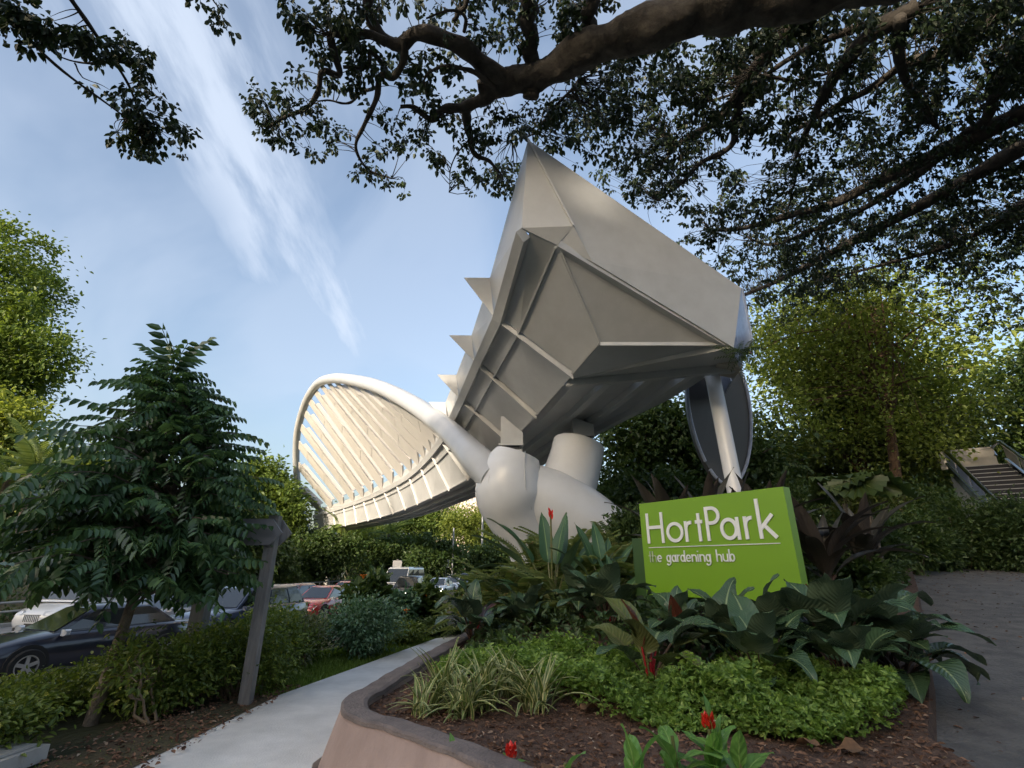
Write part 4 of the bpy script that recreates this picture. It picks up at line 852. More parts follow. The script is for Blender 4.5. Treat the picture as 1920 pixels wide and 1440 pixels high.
# ---- the conical tree on the left: whorls of drooping pinnate leaves
ct = thing('conical_tree', 'dark glossy cone-shaped young tree with drooping pinnate leaves', 'tree', (-4.72, 6.45, -.02))
co = np.array(ct.location); r = np.random.default_rng(5); g = G(); gl_ = G()
topp = at(322, 700, 6.5) - co; TPt = np.array([(0, 0, -.05), (.05, .02, .5), (.10, .03, 1.1), (.22, .03, 2.0), (.32, 0, 3.2), tuple(topp)]); TP = smooth_path(TPt, 30)
g.tube(TP, np.linspace(.075, .012, 30), 10)
PIN = [pinnate(6, .40, .46, .40, .35, .75), pinnate(6, .37, .46, .65, .35, 1.0), pinnate(5, .44, .48, .25, .4, .55)]
LP = [[], [], []]; LD = [[], [], []]; LS = [[], [], []]; LN = [[], [], []]
for k in range(230):
    z = 1.22 + (topp[2]-1.25)*(k/229)**1.12 ; f = (z-1.1)/(topp[2]-1.1)
    c = TP[np.abs(TP[:, 2]-z).argmin()]; a = k*2.399 + r.normal(0, .25)
    prof_ = np.interp(f, [0, .12, .3, .5, .7, .85, 1], [1.25, 1.55, 1.42, 1.08, .70, .42, .10])
    prof_ *= 1.16 if math.cos(a) < 0 else .74
    ln = prof_*(.86+.22*math.sin(k*.55))*r.uniform(.75, 1.08); d = np.array([math.cos(a), math.sin(a), .30+.5*f]); e = c + d*np.array([1, 1, .55])*ln
    pth = np.array([c + (e-c)*t + np.array([0, 0, .16*ln*math.sin(t*PI)]) for t in np.linspace(0, 1, 6)]); g.tube(pth, np.linspace(.020*(1-f*.6), .005, 6), 5, cap=False)
    nlv = max(3, int(ln*6.2))
    for q in range(nlv):
        t = .22+.78*(q+.6)/nlv; i0 = min(4, int(t*5)); p = pth[i0] + (pth[i0+1]-pth[i0])*(t*5-i0); s = (-1)**q
        dd = unit(d*np.array([1, 1, 0]) + s*np.array([-d[1], d[0], 0])*r.uniform(.4, 1.1)) + np.array([0, 0, r.uniform(-.5, .35)])
        if q == nlv-1: dd = d*np.array([1, 1, .5])
        j = int(r.integers(0, 3)); LP[j].append(p); LD[j].append(dd); LS[j].append(r.uniform(.32, .46)*(1-.2*f)); LN[j].append(np.array([r.normal(0, .25), r.normal(0, .25), 1]))
for a, tl, q in ((.4, .15, .62), (2.4, .18, .58), (4.6, .2, .6), (1.5, .45, .5), (3.4, .5, .52), (5.6, .5, .5)):
    LP[0].append(topp); LD[0].append(np.array([math.cos(a)*tl, math.sin(a)*tl, 1])); LS[0].append(q); LN[0].append(np.array([-math.cos(a), -math.sin(a), .3]))
for j in range(3): scatter(gl_, PIN[j], np.array(LP[j]), frames(np.array(LD[j]), np.array(LN[j])), np.array(LS[j]))
g.build('trunk', 'bark2', ct, True); gl_.build('crown', 'coneleaf', ct)

# ================================================================== PALMS, POLES, TOWER
def palm(name, label, base, h, nf, fl, leaf='palmleaf', seed=1, tr=.14, upright=.6):
    r = np.random.default_rng(seed); root = thing(name, label, 'palm', base, 0, 'palms by the road')
    G().tube([(0, 0, -.1), (.05, 0, h*.5), (0, 0, h)], [tr*1.2, tr, tr*.9], 8).build('trunk', 'bark2', root, True)
    T = pinnate(22, .26, .12, .55, .5, .35); g = G(); a = np.arange(nf)*2.4; e = r.uniform(-.1, upright+.6, nf)
    d = np.stack([np.cos(a)*np.cos(e), np.sin(a)*np.cos(e), np.sin(e)], -1); scatter(g, T, np.tile([[0, 0, h]], (nf, 1)), frames(d, np.array([[0, 0, 1.]]*nf) - d*.3), fl*r.uniform(.8, 1.1, nf)); g.build('fronds', leaf, root); return root
p = at(75, 860, 30); palm('palm', 'pale feathery palm with upright fronds below the tall sunlit tree', (p[0], 30, gz(p[0], 30)), p[2]-gz(p[0], 30)-.6, 15, 3.0, seed=2, upright=1.0)
p = at(15, 900, 22); palm('palm', 'low broad palm with yellow-green fronds at the road edge', (p[0], 22, gz(p[0], 22)), p[2]-gz(p[0], 22), 16, 2.6, seed=3)
p = at(729, 1000, 62); palm('palm', 'slender palm with pale trunk behind the white high-roof van', (p[0], 62, gz(p[0], 62)), p[2]+.7, 14, 2.6, seed=4, tr=.2)
p = at(640, 985, 58); palm('palm', 'drooping palm under the ribbed deck', (p[0], 58, gz(p[0], 58)), p[2]+.7, 15, 3.0, seed=6, tr=.2)
def pole(name, label, u, vtop, y, wd, arm=False, plate=None):
    p = at(u, vtop, y); z = gz(p[0], y); r = thing(name, label, 'pole' if plate is None else 'road sign', (p[0], y, z))
    G().tube([(0, 0, -.1), (0, 0, p[2]-z)], wd, 8).build('pole', 'pole', r, True)
    if arm: G().tube([(0, 0, p[2]-z), (.2, 0, p[2]-z+.5), (1.6, 0, p[2]-z+.6)], wd*.6, 6).build('arm', 'pole', r, True); G().box((1.7, 0, p[2]-z+.58), (.7, .25, .12)).build('lamp_head', 'pole', r)
    if plate: G().box((0, -.08, p[2]-z-.5), plate).build('sign_plate', 'signwhite', r)
pole('street_lamp', 'thin pale lamp pole rising between trees under the bridge', 851, 990, 55, .09)
pole('road_sign', 'small white road sign above the white high-roof van', 746, 1048, 44, .05, plate=(.75, .04, .75))
pole('road_sign', 'small white road sign behind the white sedans', 837, 1047, 55, .05, plate=(.7, .04, .8))
pole('street_lamp', 'pale lamp pole leaning beside the pier against golden trees', 905, 960, 70, .14)
tw = thing('apartment_tower', 'pinkish apartment tower far beyond the trees', 'building', (at(868, 940, 260)[0], 260, 0)); 
zt = at(868, 918, 260)[2]
g = G().box((0, 6, zt/2), (17, 12, zt)); g.build('wall', 'tower', tw)
for fl_ in range(int(zt//3.2)):
    for k in range(7): G().box((-7.2+2.4*k, -.03, 2+fl_*3.2), (1.1 if k % 3 else .5, .12, 1.5)).build('window', 'towerwin', tw) if fl_ > int(zt//3.2)-8 else None
g = G().box((3, 6, zt+1.2), (6, 6, 2.4)); g.build('roof_house', 'tower', tw)
tw = thing('apartment_tower', 'pale slab block beside the pinkish tower', 'building', (at(845, 950, 300)[0], 300, 0)); z2 = at(845, 940, 300)[2]
G().box((0, 6, z2/2), (16, 12, z2)).build('wall', 'tower', tw)
for fl_ in range(int(z2//3.2)-5, int(z2//3.2)):
    for k in range(6): G().box((-6.5+2.6*k, -.03, 2+fl_*3.2), (1.2, .12, 1.5)).build('window', 'towerwin', tw)
# guard rail and hedge on the far side of the road
gr = thing('guard_rail', 'low grey guard rail along the far side of the road', 'guard rail', (0, 0, -.75))
for zz in (.55, .9): G().tube([(kerb_x(y)-13.9, y, zz) for y in np.linspace(12, 70, 30)], .05, 6).build('rail', 'pole', gr, True)
for y in np.arange(12, 70, 2.5): G().tube([(kerb_x(y)-13.9, y, -.05), (kerb_x(y)-13.9, y, .95)], .04, 6).build('post', 'pole', gr)
for k, y in enumerate(np.arange(14, 74, 5.2)):
    x = kerb_x(y)-16; shrub('roadside_hedge', 'clipped green hedge section along the far guard rail', 'hedge', (x, y, .15), (1.2, 2.9, .95), 1400, .24, 'midleaf', 90+k, group='hedge sections along the far guard rail', box=True, lumps=16)

# ================================================================== ESCALATOR ON THE RIGHT
es = thing('escalator', 'outdoor escalator with steel handrails and cream side panels', 'escalator', (18.0, 18.5, 1.5)); eo = np.array(es.location)
L0 = at(1765, 838, 25); L1 = at(1925, 995, 18.5); fd = unit((L1-L0)*np.array([1, 1, 0])); L1 = L1 + (L1-L0)*.35; pe = np.array([-fd[1], fd[0], 0]); pe = pe if pe[0] > 0 else -pe
R0, R1_ = L0 + pe*2.3, L1 + pe*2.3; dn = np.array([0, 0, 1.])
for a, b in ((L0, L1), (R0, R1_)):
    G().tube(np.array([a - fd*1.2 - dn*.5, a - fd*1.5 - dn*.1, a - fd*1.0 + dn*.02, a, b, b + fd*.4 - dn*.02]) - eo, .085, 10).build('handrail', 'steel', es, True)
    G().slab(np.array([a - dn*.95, b - dn*.95, b - dn*1.45, a - dn*1.45]) - eo, pe*.1).build('stringer', 'steel', es)
    G().bar(a - dn*.85 - eo, b - dn*.85 - eo, .12, .05).build('skirt_rail', 'steel', es)
    for k in range(7):
        t0, t1 = k/7+.01, (k+1)/7-.01; q = [a+(b-a)*t0, a+(b-a)*t1]
        G().slab(np.array([q[0]-dn*.08, q[1]-dn*.08, q[1]-dn*.72, q[0]-dn*.72]) - eo, pe*.02).build('side_panel', 'cream' if (k < 3 and a is R0) else 'bluewhite', es)
ns = 26
for k in range(ns):
    p = L0 + (L1-L0)*(k+.5)/ns - dn*1.05; tr_ = np.linalg.norm((L1-L0)[:2])/ns
    G().slab(np.array([p + pe*.12 - fd*tr_*.5, p + pe*2.2 - fd*tr_*.5, p + pe*2.2 + fd*tr_*.5, p + pe*.12 + fd*tr_*.5]) - eo, (0, 0, -.22)).build('step', 'step', es)
    G().bar(p + pe*.14 + fd*tr_*.5 + dn*.012 - eo, p + pe*2.18 + fd*tr_*.5 + dn*.012 - eo, .05, .03).build('step_nosing', 'pole', es)
G().slab(np.array([L0 - fd*1.2, R0 - fd*1.2, R0 - fd*1.2 - dn*1.0, L0 - fd*1.2 - dn*1.0]) - eo, -fd*.1).build('back_panel', 'cream', es)
G().slab(np.array([L0 - dn*1.4, L1 - dn*1.4, L1*np.array([1, 1, 0]), L0*np.array([1, 1, 0])]) - eo, pe*2.3).build('base_wall', 'pale_concrete', es)

# ================================================================== PLANTING BED
def bz(x, y): return float(bed_z(np.array(float(x)), np.array(float(y))))
PH = [blade_mesh('philodendron_leaf', ['philo', 'stalk'], lp, an, L, W, cu, .22, .022, .22, 1.7, s) for s, (lp, an, L, W, cu) in enumerate([(.50, .40, .56, .19, 1.2), (.44, .75, .55, .20, 1.4), (.56, .60, .58, .20, 1.8), (.36, 1.0, .52, .19, 1.1), (.60, .30, .52, .18, .9), (.42, .9, .50, .20, 1.9)])]
PR = [blade_mesh('philodendron_leaf', ['philored', 'redsheath'], .46, .15, .48, .11, .5, .6, .01, .25, 1.6, 21), blade_mesh('philodendron_leaf', ['philored', 'redsheath'], .40, .45, .46, .14, .9, .35, .02, .25, 1.6, 22)]
PO = [blade_mesh('philodendron_leaf', ['philolite', 'greenstalk'], .46, .8, .58, .17, 1.0, .2, .02, .22, 1.7, 31), blade_mesh('philodendron_leaf', ['philolite', 'greenstalk'], .42, .5, .56, .16, 1.2, .3, .02, .22, 1.7, 32)]
SH = blade_mesh('red_sheath', ['redsheath', 'redsheath'], .02, .12, .42, .035, .15, .5, .0, .3, 1.4, 41)
def clump(name, label, cat, pos, specs, group=None):
    """a plant whose leaves are single objects; specs: (mesh, child name, azimuth, tilt, scale)"""
    t = thing(name, label, cat, pos, 0, group)
    for me, nm, az, tilt, s in specs:
        o = inst(me, nm, t, (0, 0, 0), (0, 0, 0), s); o.rotation_euler = (Matrix.Rotation(az, 3, 'Z') @ Matrix.Rotation(-tilt, 3, 'X')).to_euler()
    return t
def philo(label, u, v, y, n, s, seed, red=1, olive=0, sheath=1, flat=0.):
    r = np.random.default_rng(seed); p = at(u, v, y); x = p[0]; z = bz(x, y) if bed_l(y) < x < bed_r(y)+.6 else gz(x, y); sp_ = []
    s *= .98; n = int(n*2.0) if olive == 0 else n+2
    for k in range(n):
        az = k*2.4 + r.normal(0, .3); q = r.uniform()
        me = PO[k % 2] if k < olive else PH[int(r.integers(0, 6))]
        sp_.append((me, 'leaf', az, r.normal(.05, .15)+flat, s*r.uniform(.8, 1.2)))
    for k in range(red): sp_.append((PR[k % 2], 'red_leaf', r.uniform(0, 6.3), r.normal(0, .1), s*r.uniform(.85, 1.1)))
    for k in range(sheath): sp_.append((SH, 'red_sheath', r.uniform(0, 6.3), r.normal(.1, .1), s*r.uniform(.8, 1.1)))
    return clump('philodendron', label, 'plant', (x, y, z-.02), sp_, 'broad-leaved philodendrons in the planting bed')
philo('red-sheathed philodendron at the corner of planter wall beside the footpath', 885, 1200, 8.6, 9, .95, 1, 2, 0, 2)
philo('dark philodendron next to the one at the planter wall, under the ferns', 985, 1180, 8.2, 12, .72, 2, 0)
philo('olive-leaved philodendron with scarlet sheath standing over the ground cover', 1212, 1210, 5.35, 6, 1.05, 3, 1, 5, 3)
philo('dark philodendron hiding the bottom left corner of the green sign', 1270, 1160, 6.3, 12, .80, 4, 1)
philo('dark philodendron below the middle of the green sign', 1360, 1180, 6.0, 13, .80, 5, 0, 0, 1)
philo('dark philodendron under the right end of the green sign', 1450, 1180, 5.75, 13, .82, 6, 1, 0, 1)
philo('philodendron with upright maroon leaf right of the green sign', 1555, 1180, 5.7, 13, 1.0, 7, 2, 0, 3)
philo('philodendron leaning over the paved path edge', 1660, 1220, 5.9, 13, 1.0, 8, 0, 0, 0, .15)
philo('philodendron with long leaves trailing onto the paved path', 1690, 1250, 5.7, 9, .85, 9, 0, 0, 0, .35)
philo('low philodendron between ground cover and the trailing one', 1590, 1260, 5.2, 9, .85, 10, 0, 0, 1, .25)
philo('small philodendron behind the scarlet-sheathed one', 1140, 1160, 7.4, 10, .9, 12, 1)
philo('small philodendron at the left foot of the dark green sign block', 1090, 1150, 8.2, 9, .85, 13, 0)
philo('low philodendron tucked below the middle of the row', 1420, 1230, 5.2, 8, .8, 14, 0, 0, 1, .2)
# banana-like heliconias before the pier
BN = [blade_mesh('banana_leaf', ['banana', 'greenstalk'], lp, an, L, W, cu, .28, .015, .18, 2.4, 50+s, .02, 14, .012) for s, (lp, an, L, W, cu) in enumerate([(1.0, .15, 1.15, .17, .25), (.95, .45, 1.2, .19, .6), (.9, .75, 1.15, .19, .8), (.85, 1.0, 1.0, .16, .7), (1.05, .3, 1.0, .15, .3)])]
def heliconia(label, u, v, y, specs, s, flower=None):
    p = at(u, v, y); z = max(bz(p[0], y) if y < 16 else 0, gz(p[0], y)) - .03
    t = clump('heliconia', label, 'plant', (p[0], y, z), [(BN[m], 'leaf', az, ti, s*q) for m, az, ti, q in specs], 'banana-leaved heliconias')
    if flower:
        g = G(); h = flower; g.tube([(0, -.05, 0), (0, -.1, h)], .02, 6)
        for k in range(4): g.add(*xf(leafT(.35, .3, 0), (0, -.1, h-.10+.04*k), ((-1)**k*.35, -.2, 1), (0, -1, .2), .13), m=1)
        g.build('flower_spike', ['greenstalk', 'redflower'], t)
    return t
heliconia('tall heliconia with paddle leaves and red bud before the white pier', 1035, 1090, 9.6, [(0, .2, .15, .95), (1, 1.35, .1, 1.05), (1, 1.75, .3, 1.0), (0, -.5, .25, .95), (4, -1.1, .35, .85), (2, 1.6, .45, .9), (0, -.9, .05, .9), (3, 1.9, .2, .8), (4, -2.6, .3, .8), (2, 1.1, .3, 1.0), (2, -1.5, .3, .95), (1, -.7, .4, 1.0)], .98, 1.75)
heliconia('shorter heliconia between the white pier and the green sign', 1135, 1080, 9.4, [(0, .7, .25, .9), (4, .1, .1, .95), (1, -.9, .2, .85), (1, 1.6, .25, .8), (4, -1.5, .5, .7), (0, -.3, .4, .8)], .86)
heliconia('small heliconia shoot in front of the dark green sign block', 1160, 1110, 8.6, [(0, .8, .2, .5), (1, -.8, .3, .5), (1, 2.6, .3, .5), (4, .2, .1, .55)], 1.0)
# dark bronze crinum-like rosettes behind the sign
BZ = [blade_mesh('bronze_leaf', ['bronze', 'stalk'], lp, an, L, W, cu, .25, .01, .3, 2.6, 70+s, .03, 12) for s, (lp, an, L, W, cu) in enumerate([(.25, .2, 1.35, .13, .5), (.25, .5, 1.45, .14, 1.0), (.22, .8, 1.4, .14, 1.2), (.2, .35, 1.3, .13, 1.5)])]
def bronze(label, u, y, n, s, seed, tall=0.):
    r = np.random.default_rng(seed); p = at(u, 1000, y); z = max(bz(p[0], y), gz(p[0], y))-.05
    t = clump('bronze_crinum', label, 'plant', (p[0], y, z+tall), [(BZ[int(r.integers(0, 4))], 'leaf', k*2.4+r.normal(0, .2), r.normal(0, .12), s*r.uniform(.8, 1.15)) for k in range(n)], 'dark bronze rosettes behind the sign')
    if tall: G().tube([(0, 0, -tall-.05), (0, 0, .1)], .09, 8).build('stem', 'stalk', t)
    return t
bronze('dark bronze strap-leaved rosette behind the left of the green sign', 1262, 10.0, 18, 1.15, 1, .55)
bronze('dark bronze rosette at the foot of the white column', 1330, 11.2, 16, 1.2, 2, .7)
bronze('dark bronze rosette above the right top corner of the sign', 1440, 9.8, 20, 1.08, 3, .65)
bronze('wide dark bronze rosette right of the green sign', 1535, 9.4, 22, 1.05, 4, .35)
bronze('dark bronze rosette beside the fan palm', 1610, 10.6, 16, 1.2, 5, .3)
bronze('low bronze rosette hidden behind the middle of the sign', 1380, 8.9, 14, 1.1, 6, .5)
# fan palm
def fan_mesh():
    g = G(); V = [(0, 0, .75)]; UV = [(.5, 0)]; n = 26
    for k in range(n+1):
        t = -2.2+4.4*k/n; z = .05*(1 if k % 2 else -1); rr_ = .62*(1+.03*math.sin(k*5)); V.append((math.sin(t)*rr_, math.cos(t)*rr_*.9+.1, .78+z-.10*abs(math.cos(t)))); UV.append((.1 if k % 2 else .45, 1))
    g.add(V, [(0, k+2, k+1) for k in range(n)], 0, UV); g.tube([(0, -.2, 0), (0, -.1, .45), (0, 0, .75)], .012, 6, m=1)
    o = g.build('fan_leaf', ['fan', 'greenstalk'], None, False, uv=True); me = o.data; bpy.data.objects.remove(o); return me
FAN = fan_mesh(); r = np.random.default_rng(3)
for lab, u, y, n in (('fan palm with pleated round leaves under the golden tree', 1625, 11.5, 9), ('fan palm behind the wide bronze rosette', 1585, 12.8, 9)):
    p = at(u, 950, y); z = max(gz(p[0], y), bz(p[0], y)); t = clump('fan_palm', lab, 'palm', (p[0], y, z+1.75), [(FAN, 'leaf', k*2.4, r.uniform(.1, .8), r.uniform(.75, 1.05)) for k in range(n)], 'fan palms'); G().tube([(0, 0, -1.8), (.03, 0, -.8), (0, 0, .1)], .06, 8).build('trunk', 'bark2', t, True)
# ferns
FERN = [pinnate(20, .26, .22, .8, .25, .15), pinnate(22, .22, .2, .5, .3, .1)]
def fern(label, u, y, s, n, seed, dz=0., leaf='fernleaf', cat='fern'):
    r = np.random.default_rng(seed); x = at(u, 1080, y)[0]; z = max(gz(x, y), bz(x, y) if x > bed_l(y) else -9)-.05; t = thing('fern', label, cat, (x, y, z), 0, 'ferns on the mound'); g = G()
    a = np.arange(n)*2.4+r.normal(0, .2, n); e = r.uniform(.2, 1.35, n); d = np.stack([np.cos(a)*np.cos(e), np.sin(a)*np.cos(e), np.sin(e)], -1); b = np.stack([np.cos(a)*.25, np.sin(a)*.25, r.uniform(0, .45, n)+dz], -1)*s
    for k in range(2): scatter(g, FERN[k], b[k::2], frames(d[k::2], np.array([0, 0, 1.])-d[k::2]*.4), s*r.uniform(.7, 1.1, len(b[k::2])))
    g.build('fronds', leaf, t); return t
for k, (u, y, s, n, dz, lab) in enumerate([(950, 11.2, 1.15, 54, .1, 'feathery fern at the left foot of the mound by the footpath'), (1010, 11.8, 1.2, 60, .3, 'arching fern below the tall heliconia'), (1075, 11.5, 1.2, 60, .4, 'olive fern under the white pier limb'), (1125, 10.4, 1.1, 50, .2, 'fern below the shorter heliconia'), (985, 9.8, 1.0, 50, .05, 'low fern behind the dark philodendron at the wall'), (1055, 9.3, 1.0, 46, .1, 'fern with browning tips in front of the heliconia stem'), (1165, 11.4, 1.1, 46, .3, 'fern left of the dark green sign block'), (910, 13, 1.15, 46, 0, 'fern overhanging the far end of the footpath'), (1180, 9.6, .8, 30, .1, 'small fern hugging the sign block')]):
    fern(lab, u, y, s*.86, n, 200+k, dz*.6)
fe = thing('epiphyte_fern', 'small dark fern growing on the corner ledge of the bridge end', 'fern', at(1385, 672, 12.3)); g = G(); r = np.random.default_rng(9)
n = 34; a = r.uniform(0, 6.28, n); e = r.uniform(-.5, 1.1, n); d = np.stack([np.cos(a)*np.cos(e), np.sin(a)*np.cos(e)*.6-.2, np.sin(e)], -1); scatter(g, pinnate(9, .25, .22, .6, .3, .2), np.tile([[0, -.12, .05]], (n, 1)) + r.normal(0, .08, (n, 3)), frames(d, np.array([0, 0, 1.])-d*.3), .5*r.uniform(.6, 1.2, n)); g.build('fronds', 'darkleaf', fe)
g = G(); scatter(g, sprayT(5, 3, .8, 0, .6), np.array([[.27, -.2, .12]]), frames(np.array([[1., 0, 0]]), np.array([[0, 0, 1.]])), .11); g.build('blossom', 'violet', fe)
# variegated strap-leaf clumps by the wall
SB = [blade_mesh('strap', ['strap', 'strap'], .0, an, L, .019, cu, .45, .0, .35, 1.6, 90+s, .004, 7) for s, (an, L, cu) in enumerate([(.1, .42, 1.0), (.35, .45, 1.4), (.6, .42, 1.5), (.25, .36, .6), (.85, .40, 1.2)])]
SBV = []
for me in SB:
    V = np.zeros(len(me.vertices)*3); me.vertices.foreach_get('co', V); F = np.array([list(p.vertices) for p in me.polygons if len(p.vertices) == 4]); U = np.zeros(len(me.loops)*2); me.uv_layers[0].data.foreach_get('uv', U)
    uvv = np.zeros((len(me.vertices), 2)); li = np.array([l.vertex_index for l in me.loops]); uvv[li] = U.reshape(-1, 2); SBV.append((V.reshape(-1, 3), F, uvv))
def strap(label, u, v, y, n, s, seed):
    s *= 1.3
    r = np.random.default_rng(seed); x = at(u, v, y)[0]; t = thing('spider_plant', label, 'plant', (x, y, bz(x, y)-.01), 0, 'variegated strap-leaf clumps'); g = G()
    for k in range(n):
        V, F, U = SBV[k % 5]; a = r.uniform(0, 6.283); c, s_2 = math.cos(a), math.sin(a); q = s*r.uniform(.7, 1.2); o = r.normal(0, .06, 3)*np.array([1, 1, 0])
        g.add((V@np.array([[c, -s_2, 0], [s_2, c, 0], [0, 0, 1]]).T)*q + o, F, 0, U)
    g.build('blades', 'strap', t, True, uv=True)
for k, (u, v, y, n, s, lab) in enumerate([(828, 1300, 5.35, 52, 1.0, 'variegated spider plant in the corner of the planter wall'), (905, 1310, 5.15, 52, 1.0, 'variegated spider plant second from the planter corner'), (1005, 1320, 4.95, 46, .95, 'variegated spider plant next to the ground cover'), (872, 1330, 4.9, 44, .8, 'thin straggly spider plant on the mulch edge'), (950, 1290, 5.5, 50, .85, 'spider plant half buried in low greenery'), (800, 1330, 5.0, 36, .75, 'small spider plant against the wall cap')]): strap(lab, u, v, y, n, s, 300+k)
# ground cover sheets: nobody could count the leaves
LOB = joinT([xf(leafT(.5, .1, .15), (0, 0, 0), (a, 1-abs(a)*.6, 0), (0, 0, 1), s) for a, s in ((0, 1), (-.8, .75), (.8, .75))])
def cover(name, label, poly, hgt, n, ls, leaf, seed, T=LOB, stems=0):
    r = np.random.default_rng(seed); poly = np.asarray(poly, float); q = r.uniform(poly.min(0), poly.max(0), (n*4, 2)); q = q[inpoly(q, poly)][:n]
    j = poly.mean(0); ed = 1 - np.clip(np.linalg.norm((q-j)/(poly.max(0)-poly.min(0))*2, axis=1), 0, 1)**3
    lump = .55+.32*np.sin(q[:, 0]*4.1+seed)*np.cos(q[:, 1]*3.7+seed*2)+.14*np.sin(q[:, 0]*13+seed)*np.sin(q[:, 1]*11); z = bed_z(q[:, 0], q[:, 1]) + .03 + hgt*np.minimum(1, ed*1.6+.12)*lump*(r.uniform(0, 1, len(q))**.6)
    P = np.c_[q, z]; g = G(); leaves(g, P, P - np.c_[r.normal(0, .4, (len(q), 2)) + (q-j)*.25, np.full(len(q), .35)], ls, T, r, .2, .9)
    if T is LOB:
        k = len(q)//36; c = r.integers(0, len(q), k); d = np.c_[r.normal(0, .5, (k, 2)), np.full(k, .8)]; scatter(g, pinnate(4, .42, .55, .2, .5, .1), P[c] - np.array([0, 0, .05]), frames(d, np.array([0, 0, 1.])-d*.5 + r.normal(0, .3, (k, 3))), r.uniform(.09, .17, k))
    o = g.build(name, leaf); tag(o, label, 'ground cover', None, 'stuff'); return o
def wp(l): return [tuple(onz(u, v, .55)[:2]) for u, v in l]
cover('ground_cover', 'bright green lobed ground cover spreading in front of the philodendrons', [(1.35, 4.35), (2.2, 4.15), (3.05, 4.5), (3.95, 5.6), (3.6, 6.0), (2.3, 5.5), (1.5, 5.3), (1.2, 4.8)], .48, 12500, .048, 'cover', 1)
cover('ground_cover', 'finer green ground cover between spider plants and the scarlet-sheathed plant', [(-.9, 6.3), (-.1, 5.9), (.35, 5.2), (.75, 4.75), (1.3, 4.4), (1.5, 5.3), (1.0, 6.3), (.2, 6.9), (-.9, 7.6)], .36, 10500, .047, 'cover', 2)
cover('ground_cover', 'dark mixed greenery filling under the philodendron row', [(-.6, 7), (1, 6.2), (1.6, 5.4), (3.8, 6), (5.5, 8), (6, 9.5), (3.2, 9.6), (1.0, 10.5), (-.5, 11.5)], .45, 7500, .11, 'darkleaf', 3, LEAF)
cover('ground_cover', 'dark low greenery rising behind the sign', [(-.2, 11.5), (1.8, 9.2), (4, 9), (6.5, 9.2), (9.3, 12.3), (11, 15.5), (4, 16), (0, 15.8)], .7, 9500, .15, 'darkleaf', 4, LEAF)
# mulch chips, fallen leaves
r = np.random.default_rng(77); q = r.uniform((-1.4, 2.7), (4, 6.2), (26000, 2)); q = q[(q[:, 0] > bed_l(q[:, 1])+.2) & (q[:, 0] < bed_r(q[:, 1]))][:9000]
g = G(); nq = len(q); P = np.c_[q, bed_z(q[:, 0], q[:, 1])+r.uniform(.0, .02, nq)]; d = r.normal(0, 1, (nq, 3)); d[:, 2] *= .25; nr = r.normal(0, .5, (nq, 3)); nr[:, 2] += 1
scatter(g, leafT(.4, .3, .1), P, frames(d, nr), .040*r.uniform(.4, 1.5, nq)); tag(g.build('mulch', 'chip'), 'brown wood chip mulch covering the bed', 'mulch', None, 'stuff')
DL = blade_mesh('dry', ['dryleaf', 'dryleaf'], .03, 1.3, .17, .06, .6, .5, .015, .35, 1.4, 400, .003, 6)
for k, (u, v, lab, s) in enumerate([(1085, 1345, 'large curled dry brown leaf on the mulch near the spider plants', 1.2), (1180, 1372, 'small pale dry leaf on bare mulch', .6), (1490, 1400, 'flat dry brown leaf below the ground cover', 1.0), (1630, 1405, 'long dry leaf at the right end of the mulch', 1.2), (1300, 1345, 'dry leaf leaning at the foot of the ground cover', .9), (1010, 1440, 'dry leaf on mulch by the wall cap', .6)]):
    p = onz(u, v, .40); o = inst(DL, 'fallen_leaf', None, (p[0], p[1], bz(p[0], p[1])+.012), (r.normal(0, .2), r.normal(0, .2), r.uniform(0, 6.3)), s); tag(o, lab, 'leaf', 'fallen leaves on the mulch')
# litter of small leaves on the paved path
q = r.uniform((3.2, 3.4), (16, 16), (2600, 2)); q = q[q[:, 0] > bed_r(q[:, 1])-.1][:900]; nq = len(q); g = G(); nr = r.normal(0, .2, (nq, 3)); nr[:, 2] += 1; d = r.normal(0, 1, (nq, 3)); d[:, 2] *= .1
scatter(g, leafT(.5, .2, .1), np.c_[q, ramp_z(q[:, 1])+.016], frames(d, nr), .055*r.uniform(.5, 1.6, nq)); tag(g.build('leaf_litter', 'chip'), 'scattered leaf litter on the paved path', 'leaf litter', None, 'stuff')
